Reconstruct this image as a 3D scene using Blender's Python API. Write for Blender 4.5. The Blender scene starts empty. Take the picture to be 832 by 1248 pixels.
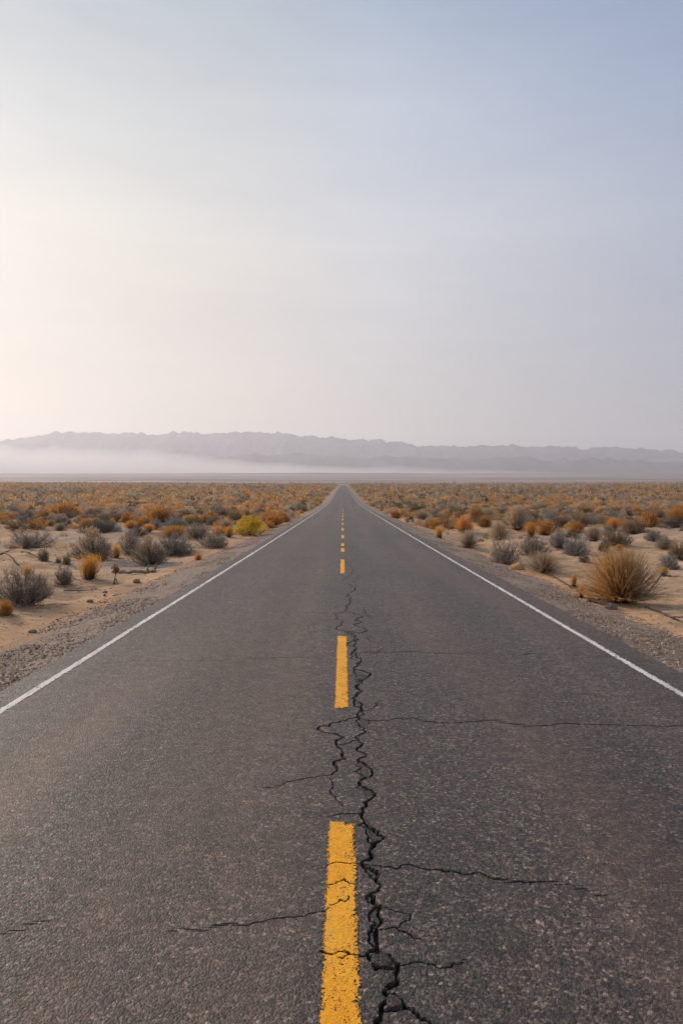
import bpy, math, random
import numpy as np
from mathutils import Vector, Euler

R = math.radians
sc = bpy.context.scene
COL = sc.collection
rng = np.random.default_rng(11)
random.seed(5)

# ------------------------------------------------------------------ numeric helpers
def h2(ix, iy, s):
    n = (ix.astype(np.int64) * 374761393 + iy.astype(np.int64) * 668265263 + s * 144665) & 0xFFFFFFFF
    n = ((n ^ (n >> 13)) * 1274126177) & 0xFFFFFFFF
    n = (n ^ (n >> 16)) & 0xFFFFFFFF
    return n.astype(np.float64) / 4294967295.0

def noise(x, y, s=0):
    x = np.asarray(x, float); y = np.asarray(y, float)
    ix = np.floor(x); iy = np.floor(y)
    fx = x - ix; fy = y - iy
    ux = fx * fx * fx * (fx * (fx * 6 - 15) + 10); uy = fy * fy * fy * (fy * (fy * 6 - 15) + 10)
    a = h2(ix, iy, s); b = h2(ix + 1, iy, s); c = h2(ix, iy + 1, s); d = h2(ix + 1, iy + 1, s)
    return (a + (b - a) * ux) * (1 - uy) + (c + (d - c) * ux) * uy

def fbm(x, y, o=4, s=0, gain=.5):
    v = 0; a = 1; t = 0
    for i in range(o):
        v = v + a * noise(x * 2.03 ** i + 13.7 * i, y * 2.03 ** i - 7.1 * i, s + i); t += a; a *= gain
    return v / t

def ridged(x, y, o=5, s=0):
    v = 0; a = 1; t = 0
    for i in range(o):
        n = 1 - np.abs(2 * noise(x * 2.1 ** i + 5.3 * i, y * 2.1 ** i + 9.2 * i, s + i) - 1)
        v = v + a * n * n; t += a; a *= .5
    return v / t

def smooth(a, b, x):
    t = np.clip((np.asarray(x, float) - a) / (b - a), 0, 1)
    return t * t * (3 - 2 * t)

# ------------------------------------------------------------------ camera geometry (photo pixels 832 x 1248)
F = 832.0; EYE = 1.9; PITCH = math.atan(35 / F)
XC = 416.0
YAW = math.atan(2 / F)                         # road axis sits 2 px right of the centre

# height of the road relative to the eye, along its length
PK = np.array([[-400, 5.8], [-60, -.75], [0, -1.9], [28, -2.44], [56, -2.93], [97, -3.62], [158, -4.3], [213, -4.36], [326, -3.6], [460, -3.1], [580, -2.75],
               [720, -2.35], [800, -2.3], [900, -3.2], [1200, -3.6], [1500, -1.0], [1900, 4.0], [2500, 13], [4000, 42], [5000, 63], [5600, 66], [6500, 70], [9000, 80], [14000, 90]], float)
def _tang():
    x = PK[:, 0]; y = PK[:, 1]; d = np.diff(y) / np.diff(x); m = np.zeros(len(x))
    m[0] = d[0]; m[-1] = d[-1]
    for i in range(1, len(x) - 1):
        hl = x[i] - x[i - 1]; hr = x[i + 1] - x[i]
        m[i] = (d[i - 1] * hr + d[i] * hl) / (hl + hr)
    return m
PM = _tang()
def road_z(y):
    y = np.clip(np.asarray(y, float), PK[0, 0], PK[-1, 0])
    i = np.clip(np.searchsorted(PK[:, 0], y) - 1, 0, len(PK) - 2)
    x0 = PK[i, 0]; h = PK[i + 1, 0] - x0; t = (y - x0) / h
    return EYE + ((1 + 2 * t) * (1 - t) ** 2 * PK[i, 1] + t * (1 - t) ** 2 * h * PM[i] + t * t * (3 - 2 * t) * PK[i + 1, 1] + t * t * (t - 1) * h * PM[i + 1])

LINE_L, LINE_R = -3.03, 3.27
EDGE_L, EDGE_R = -3.36, 3.68

def ground_z(x, y):
    x = np.asarray(x, float); y = np.asarray(y, float)
    s = np.where(x < 0, EDGE_L - x, x - EDGE_R)
    ramp = smooth(.9, 3.0, s)
    und = (fbm(x * .16 + 3, y * .16, 3, 3) - .5) * .75 + (fbm(x * .9, y * .6, 3, 9) - .5) * .12
    und = und + (fbm(x * .035, y * .035, 2, 21) - .5) * 1.1 * smooth(6, 25, s)
    lg = fbm(x * .55 + fbm(x * .8, y * .8, 2, 97) * .8, y * 1.25, 4, 95, .55) * 7
    und = und + (np.floor(lg) + smooth(.0, .22, lg - np.floor(lg))) * .045 - .157
    big = (fbm(x * .004, y * .004, 2, 33) - .5) * 3.0 * smooth(30, 160, s) * smooth(120, 500, y)
    edge = (fbm(x * .8, y * .5, 3, 17) - .5) * .14 * smooth(.2, .8, s)
    far = smooth(1200, 2600, y)
    mesa = smooth(4700, 5100, y + 500 * (fbm(x * .0006, y * 0, 2, 41) - .5)) * (7 + 10 * fbm(x * .0005, y * .0003, 2, 44)) * far
    roll = (fbm(x * .0009, y * .0006, 3, 51) - .5) * 10 * far
    return road_z(y) - .27 + und * ramp + big + edge + mesa + roll + .12 * ramp * 0

def px_ray(px, py):
    d = np.array([(px - XC) / F, 1.0, -(py - 624.0) / F])
    c, s = math.cos(-PITCH), math.sin(-PITCH)
    d = np.array([d[0], d[1] * c - d[2] * s, d[1] * s + d[2] * c])
    c, s = math.cos(YAW), math.sin(YAW)
    return np.array([d[0] * c - d[1] * s, d[0] * s + d[1] * c, d[2]])

def px_hit(px, py, fn):
    d = px_ray(px, py)
    t = 1.2 * 1.012 ** np.arange(0, 640)
    X = d[0] * t; Y = d[1] * t; Z = EYE + d[2] * t
    g = fn(X, Y)
    k = np.nonzero(Z < g)[0]
    k = k[0] if len(k) else len(t) - 1
    a, b = t[max(k - 1, 0)], t[k]
    for _ in range(18):
        m = (a + b) / 2
        if EYE + d[2] * m < fn(np.array([d[0] * m]), np.array([d[1] * m]))[0]: b = m
        else: a = m
    return d[0] * b, d[1] * b
def on_road(px, py): return px_hit(px, py, lambda x, y: road_z(y))
def on_ground(px, py): return px_hit(px, py, ground_z)

# ------------------------------------------------------------------ mesh helpers
def mesh_np(name, V, Q, mats=(), colors=None, smooth_shade=False, attrs=None):
    """one mesh from numpy: V (n,3), Q (m,4) or (m,3)"""
    V = np.ascontiguousarray(V, np.float32); Q = np.ascontiguousarray(Q, np.int32)
    me = bpy.data.meshes.new(name); k = Q.shape[1]
    me.vertices.add(len(V)); me.vertices.foreach_set('co', V.ravel())
    me.loops.add(Q.size); me.loops.foreach_set('vertex_index', Q.ravel())
    me.polygons.add(len(Q)); me.polygons.foreach_set('loop_start', np.arange(0, Q.size, k, dtype=np.int32))
    me.polygons.foreach_set('loop_total', np.full(len(Q), k, np.int32))
    me.polygons.foreach_set('use_smooth', np.full(len(Q), smooth_shade, bool))
    me.update(calc_edges=True)
    if colors is not None:
        a = me.color_attributes.new('Col', 'FLOAT_COLOR', 'POINT')
        c = np.ones((len(V), 4), np.float32); c[:, :3] = colors; a.data.foreach_set('color', c.ravel())
    for n, v in (attrs or {}).items():
        a = me.attributes.new(n, 'FLOAT', 'POINT'); a.data.foreach_set('value', np.ascontiguousarray(v, np.float32).ravel())
    for m in mats: me.materials.append(m)
    me.validate(verbose=False)
    return me

def add(name, me, parent=None, **props):
    o = bpy.data.objects.new(name, me); COL.objects.link(o)
    if parent is not None: o.parent = parent
    for k, v in props.items(): o[k] = v
    return o

def grid(X, Y, Z):
    r, c = X.shape
    V = np.stack([X, Y, Z], -1).reshape(-1, 3)
    i = np.arange(r * c).reshape(r, c)
    Q = np.stack([i[:-1, :-1], i[:-1, 1:], i[1:, 1:], i[1:, :-1]], -1).reshape(-1, 4)
    return V, Q

def norm(v): return v / np.maximum(np.linalg.norm(v, axis=-1, keepdims=True), 1e-9)

def tubes(P0, P1, r0, r1):
    """3-sided tapered sticks"""
    n = len(P0); A = norm(P1 - P0)
    ref = np.where(np.abs(A[:, 2:3]) > .9, np.array([[1., 0, 0]]), np.array([[0, 0, 1.]]))
    U = norm(np.cross(A, ref)); W = np.cross(A, U)
    V = np.zeros((n, 6, 3))
    for k in range(3):
        a = 2 * math.pi * k / 3; d = U * math.cos(a) + W * math.sin(a)
        V[:, k] = P0 + d * np.reshape(r0, (-1, 1)); V[:, 3 + k] = P1 + d * np.reshape(r1, (-1, 1))
    b = (np.arange(n) * 6)[:, None]
    Q = np.concatenate([b + np.array([[k, (k + 1) % 3, 3 + (k + 1) % 3, 3 + k]]) for k in range(3)])
    return V.reshape(-1, 3), Q

def leaves(P, A, L, W, rg, taper=.45):
    n = len(P); A = norm(A); B = norm(np.cross(A, rg.normal(size=(n, 3))))
    L = np.reshape(L, (-1, 1)); W = np.reshape(W, (-1, 1)) * .5
    V = np.stack([P - B * W * taper, P + B * W * taper, P + A * L * .6 + B * W, P + A * L * .6 - B * W], 1)
    # two quads would be finer; one kite-like quad with its tip narrowed reads the same at this size
    V[:, 2] = P + A * L + B * W * taper; V[:, 3] = P + A * L * .55 - B * W
    i = np.arange(n * 4).reshape(n, 4)
    return V.reshape(-1, 3), i

def join(parts):
    Vs, Qs, Cs = [], [], []; o = 0
    for V, Q, C in parts:
        Vs.append(V); Qs.append(Q + o); Cs.append(np.broadcast_to(C, V.shape)); o += len(V)
    return np.concatenate(Vs), np.concatenate(Qs), np.concatenate(Cs)

# ------------------------------------------------------------------ node helpers
def new_mat(name):
    m = bpy.data.materials.new(name); m.use_nodes = True
    nt = m.node_tree
    for n in list(nt.nodes): nt.nodes.remove(n)
    out = nt.nodes.new('ShaderNodeOutputMaterial')
    return m, nt, out
def N(nt, t, **kw):
    n = nt.nodes.new(t)
    for k, v in kw.items():
        if k.startswith('i_'):
            key = k[2:].replace('_', ' ')
            n.inputs[key].default_value = v
        else: setattr(n, k, v)
    return n
def noise_n(nt, vec, scale, detail=4, rough=.55):
    n = N(nt, 'ShaderNodeTexNoise'); n.inputs['Scale'].default_value = scale; n.inputs['Detail'].default_value = detail; n.inputs['Roughness'].default_value = rough
    nt.links.new(vec, n.inputs['Vector']); return n.outputs['Fac']
def ramp(nt, fac, stops):
    r = N(nt, 'ShaderNodeValToRGB'); e = r.color_ramp.elements
    while len(e) < len(stops): e.new(.5)
    for i, (p, c) in enumerate(stops):
        e[i].position = p; e[i].color = (*c, 1) if len(c) == 3 else c
    nt.links.new(fac, r.inputs['Fac']); return r.outputs['Color']
def mix(nt, fac, a, b, mode='MIX'):
    m = N(nt, 'ShaderNodeMix', data_type='RGBA', blend_type=mode)
    for s, v in ((m.inputs[0], fac), (m.inputs[6], a), (m.inputs[7], b)):
        if isinstance(v, (int, float)): s.default_value = v
        elif isinstance(v, tuple): s.default_value = (*v, 1)
        else: nt.links.new(v, s)
    return m.outputs[2]
def maths(nt, op, a, b=0.0, c=None):
    m = N(nt, 'ShaderNodeMath', operation=op)
    for s, v in zip(m.inputs, (a, b, c)):
        if v is None: continue
        if isinstance(v, (int, float)): s.default_value = v
        else: nt.links.new(v, s)
    return m.outputs[0]
def mapr(nt, v, a, b, c=0.0, d=1.0):
    m = N(nt, 'ShaderNodeMapRange'); nt.links.new(v, m.inputs[0])
    for i, x in enumerate((a, b, c, d)): m.inputs[1 + i].default_value = x
    return m.outputs[0]
def coords(nt): return N(nt, 'ShaderNodeTexCoord').outputs['Object']
def scaled(nt, vec, s):
    m = N(nt, 'ShaderNodeMapping'); m.inputs['Scale'].default_value = s; nt.links.new(vec, m.inputs['Vector']); return m.outputs['Vector']
def bump(nt, h, strength, dist):
    b = N(nt, 'ShaderNodeBump'); b.inputs['Strength'].default_value = strength; b.inputs['Distance'].default_value = dist
    nt.links.new(h, b.inputs['Height']); return b.outputs['Normal']
def finish(nt, out, color, rough=.85, normal=None, spec=.3):
    p = N(nt, 'ShaderNodeBsdfPrincipled')
    if isinstance(color, tuple): p.inputs['Base Color'].default_value = (*color, 1)
    else: nt.links.new(color, p.inputs['Base Color'])
    if isinstance(rough, (int, float)): p.inputs['Roughness'].default_value = rough
    else: nt.links.new(rough, p.inputs['Roughness'])
    p.inputs['Specular IOR Level'].default_value = spec
    if normal is not None: nt.links.new(normal, p.inputs['Normal'])
    nt.links.new(p.outputs[0], out.inputs['Surface'])

# ------------------------------------------------------------------ materials
def mat_asphalt(name='asphalt', crack=True, tone=1.0):
    m, nt, out = new_mat(name); co = coords(nt)
    wob = N(nt, 'ShaderNodeTexNoise'); wob.inputs['Scale'].default_value = 60
    nt.links.new(co, wob.inputs['Vector'])
    v = N(nt, 'ShaderNodeTexVoronoi'); v.inputs['Scale'].default_value = 92; nt.links.new(co, v.inputs['Vector'])
    v2 = N(nt, 'ShaderNodeTexVoronoi'); v2.inputs['Scale'].default_value = 210; nt.links.new(co, v2.inputs['Vector'])
    sep = N(nt, 'ShaderNodeSeparateColor'); nt.links.new(v.outputs['Color'], sep.inputs[0])
    sep2 = N(nt, 'ShaderNodeSeparateColor'); nt.links.new(v2.outputs['Color'], sep2.inputs[0])
    t = tone
    agg = ramp(nt, sep.outputs[0], [(0, (.022*t, .019*t, .019*t)), (.35, (.054*t, .046*t, .044*t)), (.7, (.10*t, .085*t, .079*t)), (.9, (.18*t, .155*t, .143*t)), (1, (.27*t, .245*t, .23*t))])
    agg2 = ramp(nt, sep2.outputs[1], [(0, (.02*t, .019*t, .021*t)), (.5, (.07*t, .06*t, .057*t)), (.86, (.14*t, .12*t, .11*t)), (1, (.24*t, .22*t, .205*t))])
    c = mix(nt, .5, agg, agg2)
    # coarser stones and tar-rich specks that still read from some way off
    v3 = N(nt, 'ShaderNodeTexVoronoi'); v3.inputs['Scale'].default_value = 62; nt.links.new(co, v3.inputs['Vector'])
    sep3 = N(nt, 'ShaderNodeSeparateColor'); nt.links.new(v3.outputs['Color'], sep3.inputs[0])
    c = mix(nt, 1.0, c, ramp(nt, sep3.outputs[0], [(0, (.2, .19, .2)), (.45, (.75, .75, .75)), (.82, (1.35, 1.33, 1.3)), (1, (3.1, 3.0, 2.9))]), 'MULTIPLY')
    gr = noise_n(nt, co, 70, 3, .8)
    c = mix(nt, 1.0, c, ramp(nt, gr, [(.32, (.5, .5, .5)), (.68, (1.5, 1.48, 1.46))]), 'MULTIPLY')
    # worn lanes: big soft mottling, brown dust, faint wheel paths drawn out along the road
    big = noise_n(nt, scaled(nt, co, (.9, .22, 1)), 1.0, 5)
    c = mix(nt, 1.0, c, ramp(nt, big, [(.3, (.82, .82, .83)), (.7, (1.2, 1.17, 1.15))]), 'MULTIPLY')
    dust = noise_n(nt, scaled(nt, co, (.8, .035, 1)), 1.3, 4)
    c = mix(nt, mapr(nt, dust, .44, .66, 0, .52), c, (.17, .115, .085))
    blot = noise_n(nt, co, 5.0, 5, .65)
    c = mix(nt, 1.0, c, ramp(nt, blot, [(.35, (.86, .86, .87)), (.65, (1.1, 1.09, 1.08))]), 'MULTIPLY')
    md = noise_n(nt, co, 9, 7, .8)
    c = mix(nt, 1.0, c, ramp(nt, md, [(.35, (.62, .62, .63)), (.65, (1.38, 1.36, 1.34))]), 'MULTIPLY')
    sp = N(nt, 'ShaderNodeSeparateXYZ'); nt.links.new(co, sp.inputs[0])
    wx = maths(nt, 'ADD', sp.outputs['X'], maths(nt, 'MULTIPLY', noise_n(nt, scaled(nt, co, (.3, .12, 1)), 1.0, 3), .9))
    trk = maths(nt, 'MULTIPLY_ADD', maths(nt, 'COSINE', maths(nt, 'MULTIPLY', wx, 4.05)), .11, 1.0)
    cmb = N(nt, 'ShaderNodeCombineColor'); [nt.links.new(trk, cmb.inputs[k]) for k in range(3)]
    c = mix(nt, 1.0, c, cmb.outputs[0], 'MULTIPLY')                                            # polished wheel paths and darker strips between
    c = mix(nt, 1.0, c, (.81, .695, .625), 'MULTIPLY')
    h = maths(nt, 'ADD', maths(nt, 'MULTIPLY', v.outputs['Distance'], -.9), maths(nt, 'MULTIPLY', v2.outputs['Distance'], -.5))
    if crack:
        at = N(nt, 'ShaderNodeAttribute', attribute_name='crack')
        c = mix(nt, at.outputs['Fac'], c, (.008, .007, .008))
    finish(nt, out, c, mapr(nt, sep.outputs[1], 0, 1, .50, .76), bump(nt, h, .8, .006), .5)
    return m

def mat_paint(name, base, worn, speck):
    m, nt, out = new_mat(name); co = coords(nt)
    v = N(nt, 'ShaderNodeTexVoronoi'); v.inputs['Scale'].default_value = 120; nt.links.new(co, v.inputs['Vector'])
    n1 = noise_n(nt, co, 14, 6, .7); n2 = noise_n(nt, co, 120, 3, .6); n3 = noise_n(nt, scaled(nt, co, (3, .8, 1)), 3, 4)
    c = mix(nt, mapr(nt, n3, .4, .7), base, worn)
    sep = N(nt, 'ShaderNodeSeparateColor'); nt.links.new(v.outputs['Color'], sep.inputs[0])
    c = mix(nt, 1.0, c, ramp(nt, sep.outputs[0], [(0, (.8, .8, .8)), (1, (1.08, 1.08, 1.08))]), 'MULTIPLY')
    wear = maths(nt, 'ADD', maths(nt, 'MULTIPLY', n1, .6), maths(nt, 'MULTIPLY', n2, .5))
    c = mix(nt, mapr(nt, wear, speck, speck + .06), c, (.075, .062, .055))
    at = N(nt, 'ShaderNodeAttribute', attribute_name='crack')
    c = mix(nt, at.outputs['Fac'], c, (.012, .01, .01))
    finish(nt, out, c, .7, bump(nt, maths(nt, 'MULTIPLY', v.outputs['Distance'], -1.0), .35, .004), .3)
    return m

def mat_gravel():
    m, nt, out = new_mat('gravel'); co = coords(nt)
    v = N(nt, 'ShaderNodeTexVoronoi'); v.inputs['Scale'].default_value = 42; nt.links.new(co, v.inputs['Vector'])
    v2 = N(nt, 'ShaderNodeTexVoronoi'); v2.inputs['Scale'].default_value = 95; nt.links.new(co, v2.inputs['Vector'])
    sep = N(nt, 'ShaderNodeSeparateColor'); nt.links.new(v.outputs['Color'], sep.inputs[0])
    sep2 = N(nt, 'ShaderNodeSeparateColor'); nt.links.new(v2.outputs['Color'], sep2.inputs[0])
    a = ramp(nt, sep.outputs[0], [(0, (.09, .075, .07)), (.4, (.27, .19, .145)), (.75, (.42, .30, .225)), (1, (.64, .50, .40))])
    b = ramp(nt, sep2.outputs[0], [(0, (.07, .058, .055)), (.5, (.29, .205, .155)), (1, (.56, .42, .33))])
    c = mix(nt, .45, a, b)
    dirt = noise_n(nt, scaled(nt, co, (1, .5, 1)), 1.6, 5)
    c = mix(nt, mapr(nt, dirt, .45, .75, 0, .3), c, (.36, .215, .13))
    at = N(nt, 'ShaderNodeAttribute', attribute_name='sandy')
    c = mix(nt, maths(nt, 'MULTIPLY', at.outputs['Fac'], mapr(nt, noise_n(nt, co, 9, 4), .35, .6, .3, 1)), c, (.46, .25, .13))
    h = maths(nt, 'ADD', maths(nt, 'MULTIPLY', v.outputs['Distance'], -1.0), maths(nt, 'MULTIPLY', v2.outputs['Distance'], -.5))
    finish(nt, out, c, .9, bump(nt, h, 1.0, .018), .25)
    return m

def mat_ground():
    m, nt, out = new_mat('desert_sand'); co = coords(nt)
    n1 = noise_n(nt, scaled(nt, co, (.35, .35, 1)), 1.0, 6, .6)
    c = ramp(nt, n1, [(.28, (.37, .24, .155)), (.45, (.51, .33, .205)), (.58, (.59, .375, .22)), (.75, (.64, .395, .215))])
    n2 = noise_n(nt, scaled(nt, co, (.10, .16, 1)), 1.0, 4)
    c = mix(nt, mapr(nt, n2, .5, .66, 0, .75), c, (.42, .33, .285))                         # pale grey crust
    n2b = noise_n(nt, scaled(nt, co, (.22, .3, 1)), 1.7, 4)
    c = mix(nt, mapr(nt, n2b, .56, .72, 0, .7), c, (.60, .335, .165))                         # orange sand
    n3 = noise_n(nt, scaled(nt, co, (2.2, 6, 2)), 1.6, 6, .65)
    c = mix(nt, 1.0, c, ramp(nt, n3, [(.3, (.58, .55, .54)), (.46, (.92, .91, .9)), (.6, (1.05, 1.05, 1.05)), (.75, (1.15, 1.15, 1.12))]), 'MULTIPLY')
    n4 = noise_n(nt, co, 70, 3, .6)
    c = mix(nt, 1.0, c, ramp(nt, n4, [(.3, (.82, .81, .8)), (.7, (1.12, 1.12, 1.12))]), 'MULTIPLY')
    at = N(nt, 'ShaderNodeAttribute', attribute_name='edge')
    c = mix(nt, maths(nt, 'MULTIPLY', at.outputs['Fac'], mapr(nt, noise_n(nt, co, 3, 5), .38, .6, .15, .95)), c, (.60, .33, .17))
    # under the dense scrub the soil is browner and littered
    sep = N(nt, 'ShaderNodeSeparateXYZ'); nt.links.new(co, sep.inputs[0])
    lit = noise_n(nt, scaled(nt, co, (.5, .2, 1)), 1.0, 5)
    f = maths(nt, 'MULTIPLY', mapr(nt, sep.outputs['Y'], 45, 160, 0, .8), mapr(nt, lit, .3, .6, .35, 1))
    c = mix(nt, f, c, (.25, .16, .10))
    # far plains: mauve brown with pale playa streaks
    st = noise_n(nt, scaled(nt, co, (.0006, .0035, .001)), 1.0, 5)
    farc = ramp(nt, st, [(.35, (.15, .11, .10)), (.52, (.22, .16, .14)), (.66, (.48, .34, .26))])
    c = mix(nt, mapr(nt, sep.outputs['Y'], 900, 1500), c, farc)
    h = maths(nt, 'ADD', maths(nt, 'MULTIPLY', n3, .6), maths(nt, 'MULTIPLY', n4, .15))
    wv = N(nt, 'ShaderNodeTexWave'); wv.inputs['Scale'].default_value = 2.2; wv.inputs['Distortion'].default_value = 7; wv.inputs['Detail'].default_value = 3; wv.inputs['Detail Scale'].default_value = .7
    nt.links.new(scaled(nt, co, (.35, 1.6, 1)), wv.inputs['Vector'])
    h = maths(nt, 'ADD', h, maths(nt, 'MULTIPLY', wv.outputs['Fac'], .10))
    finish(nt, out, c, .95, bump(nt, h, .8, .07), .15)
    return m

def mat_foliage():
    m, nt, out = new_mat('dry_foliage')
    at = N(nt, 'ShaderNodeVertexColor', layer_name='Col'); oi = N(nt, 'ShaderNodeObjectInfo')
    hsv = N(nt, 'ShaderNodeHueSaturation'); nt.links.new(at.outputs['Color'], hsv.inputs['Color'])
    nt.links.new(mapr(nt, oi.outputs['Random'], 0, 1, .8, 1.18), hsv.inputs['Value'])
    p = N(nt, 'ShaderNodeBsdfPrincipled'); nt.links.new(hsv.outputs[0], p.inputs['Base Color'])
    p.inputs['Roughness'].default_value = .75; p.inputs['Specular IOR Level'].default_value = .2
    tr = N(nt, 'ShaderNodeBsdfTranslucent'); nt.links.new(hsv.outputs[0], tr.inputs['Color'])
    ms = N(nt, 'ShaderNodeMixShader'); ms.inputs[0].default_value = .48
    nt.links.new(p.outputs[0], ms.inputs[1]); nt.links.new(tr.outputs[0], ms.inputs[2])
    nt.links.new(ms.outputs[0], out.inputs['Surface'])
    return m

def mat_wood(name='dead_wood', a=(.05, .037, .03), b=(.13, .095, .075)):
    m, nt, out = new_mat(name); co = coords(nt)
    n = noise_n(nt, scaled(nt, co, (8, 8, 30)), 1, 4)
    finish(nt, out, ramp(nt, n, [(.3, a), (.7, b)]), .9, bump(nt, n, .6, .01), .15)
    return m

def mat_stone():
    m, nt, out = new_mat('stone'); co = coords(nt)
    n = noise_n(nt, co, 12, 6, .65); oi = N(nt, 'ShaderNodeObjectInfo')
    c = ramp(nt, n, [(.3, (.10, .075, .06)), (.7, (.27, .20, .16))])
    finish(nt, out, c, .9, bump(nt, n, .7, .02), .2)
    return m

def mat_sandstone():
    m, nt, out = new_mat('orange_sandstone'); co = coords(nt)
    n = noise_n(nt, scaled(nt, co, (3, 3, 12)), 2, 6, .65)
    finish(nt, out, ramp(nt, n, [(.3, (.42, .22, .10)), (.7, (.62, .36, .18))]), .95, bump(nt, n, .7, .03), .15)
    return m

def mat_mountain(name, a, b):
    m, nt, out = new_mat(name); co = coords(nt)
    n = noise_n(nt, scaled(nt, co, (1, .35, 1.6)), .0035, 8, .68)
    finish(nt, out, ramp(nt, n, [(.3, a), (.7, b)]), 1.0, bump(nt, noise_n(nt, co, .01, 6, .6), .8, 40), .05)
    return m

def mat_volume(name, density, color, aniso):
    m, nt, out = new_mat(name)
    v = N(nt, 'ShaderNodeVolumePrincipled'); v.inputs['Color'].default_value = (*color, 1); v.inputs['Density'].default_value = density; v.inputs['Anisotropy'].default_value = aniso
    nt.links.new(v.outputs[0], out.inputs['Volume'])
    return m

ASPHALT = mat_asphalt(); FOL = mat_foliage(); WOOD = mat_wood(); PALEWOOD = mat_wood('pale_wood', (.20, .14, .10), (.36, .26, .19)); STONE = mat_stone()
YELLOW = mat_paint('yellow_road_paint', (.95, .385, .008), (.92, .43, .03), .62)
WHITE = mat_paint('white_road_paint', (.80, .75, .69), (.58, .53, .48), .665)

# ------------------------------------------------------------------ world, sun, haze
SUN_AZ, SUN_EL = R(-48), R(24)
GLOW_AZ = R(-19); VEIL_K = .645 / .12
w = bpy.data.worlds.new('World'); sc.world = w; w.use_nodes = True
nt = w.node_tree
for n in list(nt.nodes): nt.nodes.remove(n)
wo = nt.nodes.new('ShaderNodeOutputWorld'); bg = nt.nodes.new('ShaderNodeBackground')
sky = nt.nodes.new('ShaderNodeTexSky'); sky.sky_type = 'NISHITA'; sky.sun_disc = False
sky.sun_elevation = SUN_EL; sky.sun_rotation = SUN_AZ; sky.air_density = 1.2; sky.dust_density = 3.0; sky.ozone_density = 1.5; sky.altitude = 600
# a thin high veil of cloud and dust over the sky: bright and warm round the hidden sun, bluer overhead and away from it
def lin(r, g, b, k=1.0):
    return tuple(k * ((c / 255 + .055) / 1.055) ** 2.4 for c in (r, g, b))
tc = nt.nodes.new('ShaderNodeTexCoord'); gen = tc.outputs['Generated']
sx = nt.nodes.new('ShaderNodeSeparateXYZ'); nt.links.new(gen, sx.inputs[0])
vn = noise_n(nt, scaled(nt, gen, (1.0, 1.0, 5.0)), 1.6, 4, .5)
elv = maths(nt, 'ADD', sx.outputs['Z'], mapr(nt, vn, .3, .7, -.03, .03))
veil = ramp(nt, elv, [(0, lin(216, 201, 184)), (.10, lin(219, 210, 199)), (.2, lin(219, 215, 214)), (.33, lin(227, 227, 229)), (.46, lin(204, 213, 226)), (.6, lin(170, 189, 212)), (.78, lin(150, 172, 200)), (1, lin(148, 169, 198))])
hyp = maths(nt, 'SQRT', maths(nt, 'ADD', maths(nt, 'MULTIPLY', sx.outputs['X'], sx.outputs['X']), maths(nt, 'ADD', maths(nt, 'MULTIPLY', sx.outputs['Y'], sx.outputs['Y']), 1e-5)))
dt = maths(nt, 'DIVIDE', maths(nt, 'ADD', maths(nt, 'MULTIPLY', sx.outputs['X'], math.sin(GLOW_AZ)), maths(nt, 'MULTIPLY', sx.outputs['Y'], math.cos(GLOW_AZ))), hyp)
an = N(nt, 'ShaderNodeMath', operation='ARCCOSINE', use_clamp=False); nt.links.new(maths(nt, 'MINIMUM', maths(nt, 'MAXIMUM', dt, -1.0), 1.0), an.inputs[0])
side = ramp(nt, maths(nt, 'DIVIDE', an.outputs[0], math.pi), [(0, (1.13, 1.06, .905)), (11 / 180, (1.10, 1.035, .92)), (22 / 180, (1.0, 1.0, 1.0)), (46 / 180, (.64, .715, .86)), (.45, (.70, .73, .80)), (1, (1.0, .95, .90))])
fade = mix(nt, mapr(nt, sx.outputs['Z'], .55, .95), side, (.95, .95, .95))
veil = mix(nt, 1.0, veil, fade, 'MULTIPLY')
veil = mix(nt, 1.0, veil, (VEIL_K,) * 3, 'MULTIPLY')
st_ = noise_n(nt, scaled(nt, gen, (1.4, 1.4, 9)), 2.2, 6, .6)
veil = mix(nt, 1.0, veil, ramp(nt, st_, [(.3, (.95, .955, .965)), (.7, (1.05, 1.045, 1.035))]), 'MULTIPLY')
SKYC = mix(nt, .88, sky.outputs['Color'], veil)
nt.links.new(SKYC, bg.inputs['Color']); bg.inputs['Strength'].default_value = .12
nt.links.new(bg.outputs[0], wo.inputs['Surface'])

sl = bpy.data.lights.new('sun', 'SUN'); sl.energy = 2.8; sl.angle = R(11); sl.color = (1, .86, .70)
so = bpy.data.objects.new('sun', sl); COL.objects.link(so)
dv = Vector((math.sin(SUN_AZ) * math.cos(SUN_EL), math.cos(SUN_AZ) * math.cos(SUN_EL), math.sin(SUN_EL)))
so.rotation_euler = dv.to_track_quat('Z', 'Y').to_euler(); so.location = (0, 0, 50)

def closed_box(name, lo, hi, m, **p):
    V = np.array([[x, y, z] for z in (lo[2], hi[2]) for y in (lo[1], hi[1]) for x in (lo[0], hi[0])], float)
    Q = np.array([[0, 2, 3, 1], [4, 5, 7, 6], [0, 1, 5, 4], [2, 6, 7, 3], [0, 4, 6, 2], [1, 3, 7, 5]])
    return add(name, mesh_np(name, V, Q, [m]), **p)
closed_box('haze', (-13500, -700, -30), (13500, 13200, 960), mat_volume('haze_air', 1.22e-4, (.895, .90, .985), .4), kind='stuff', label='pale dusty haze filling the air over the desert plain')

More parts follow.
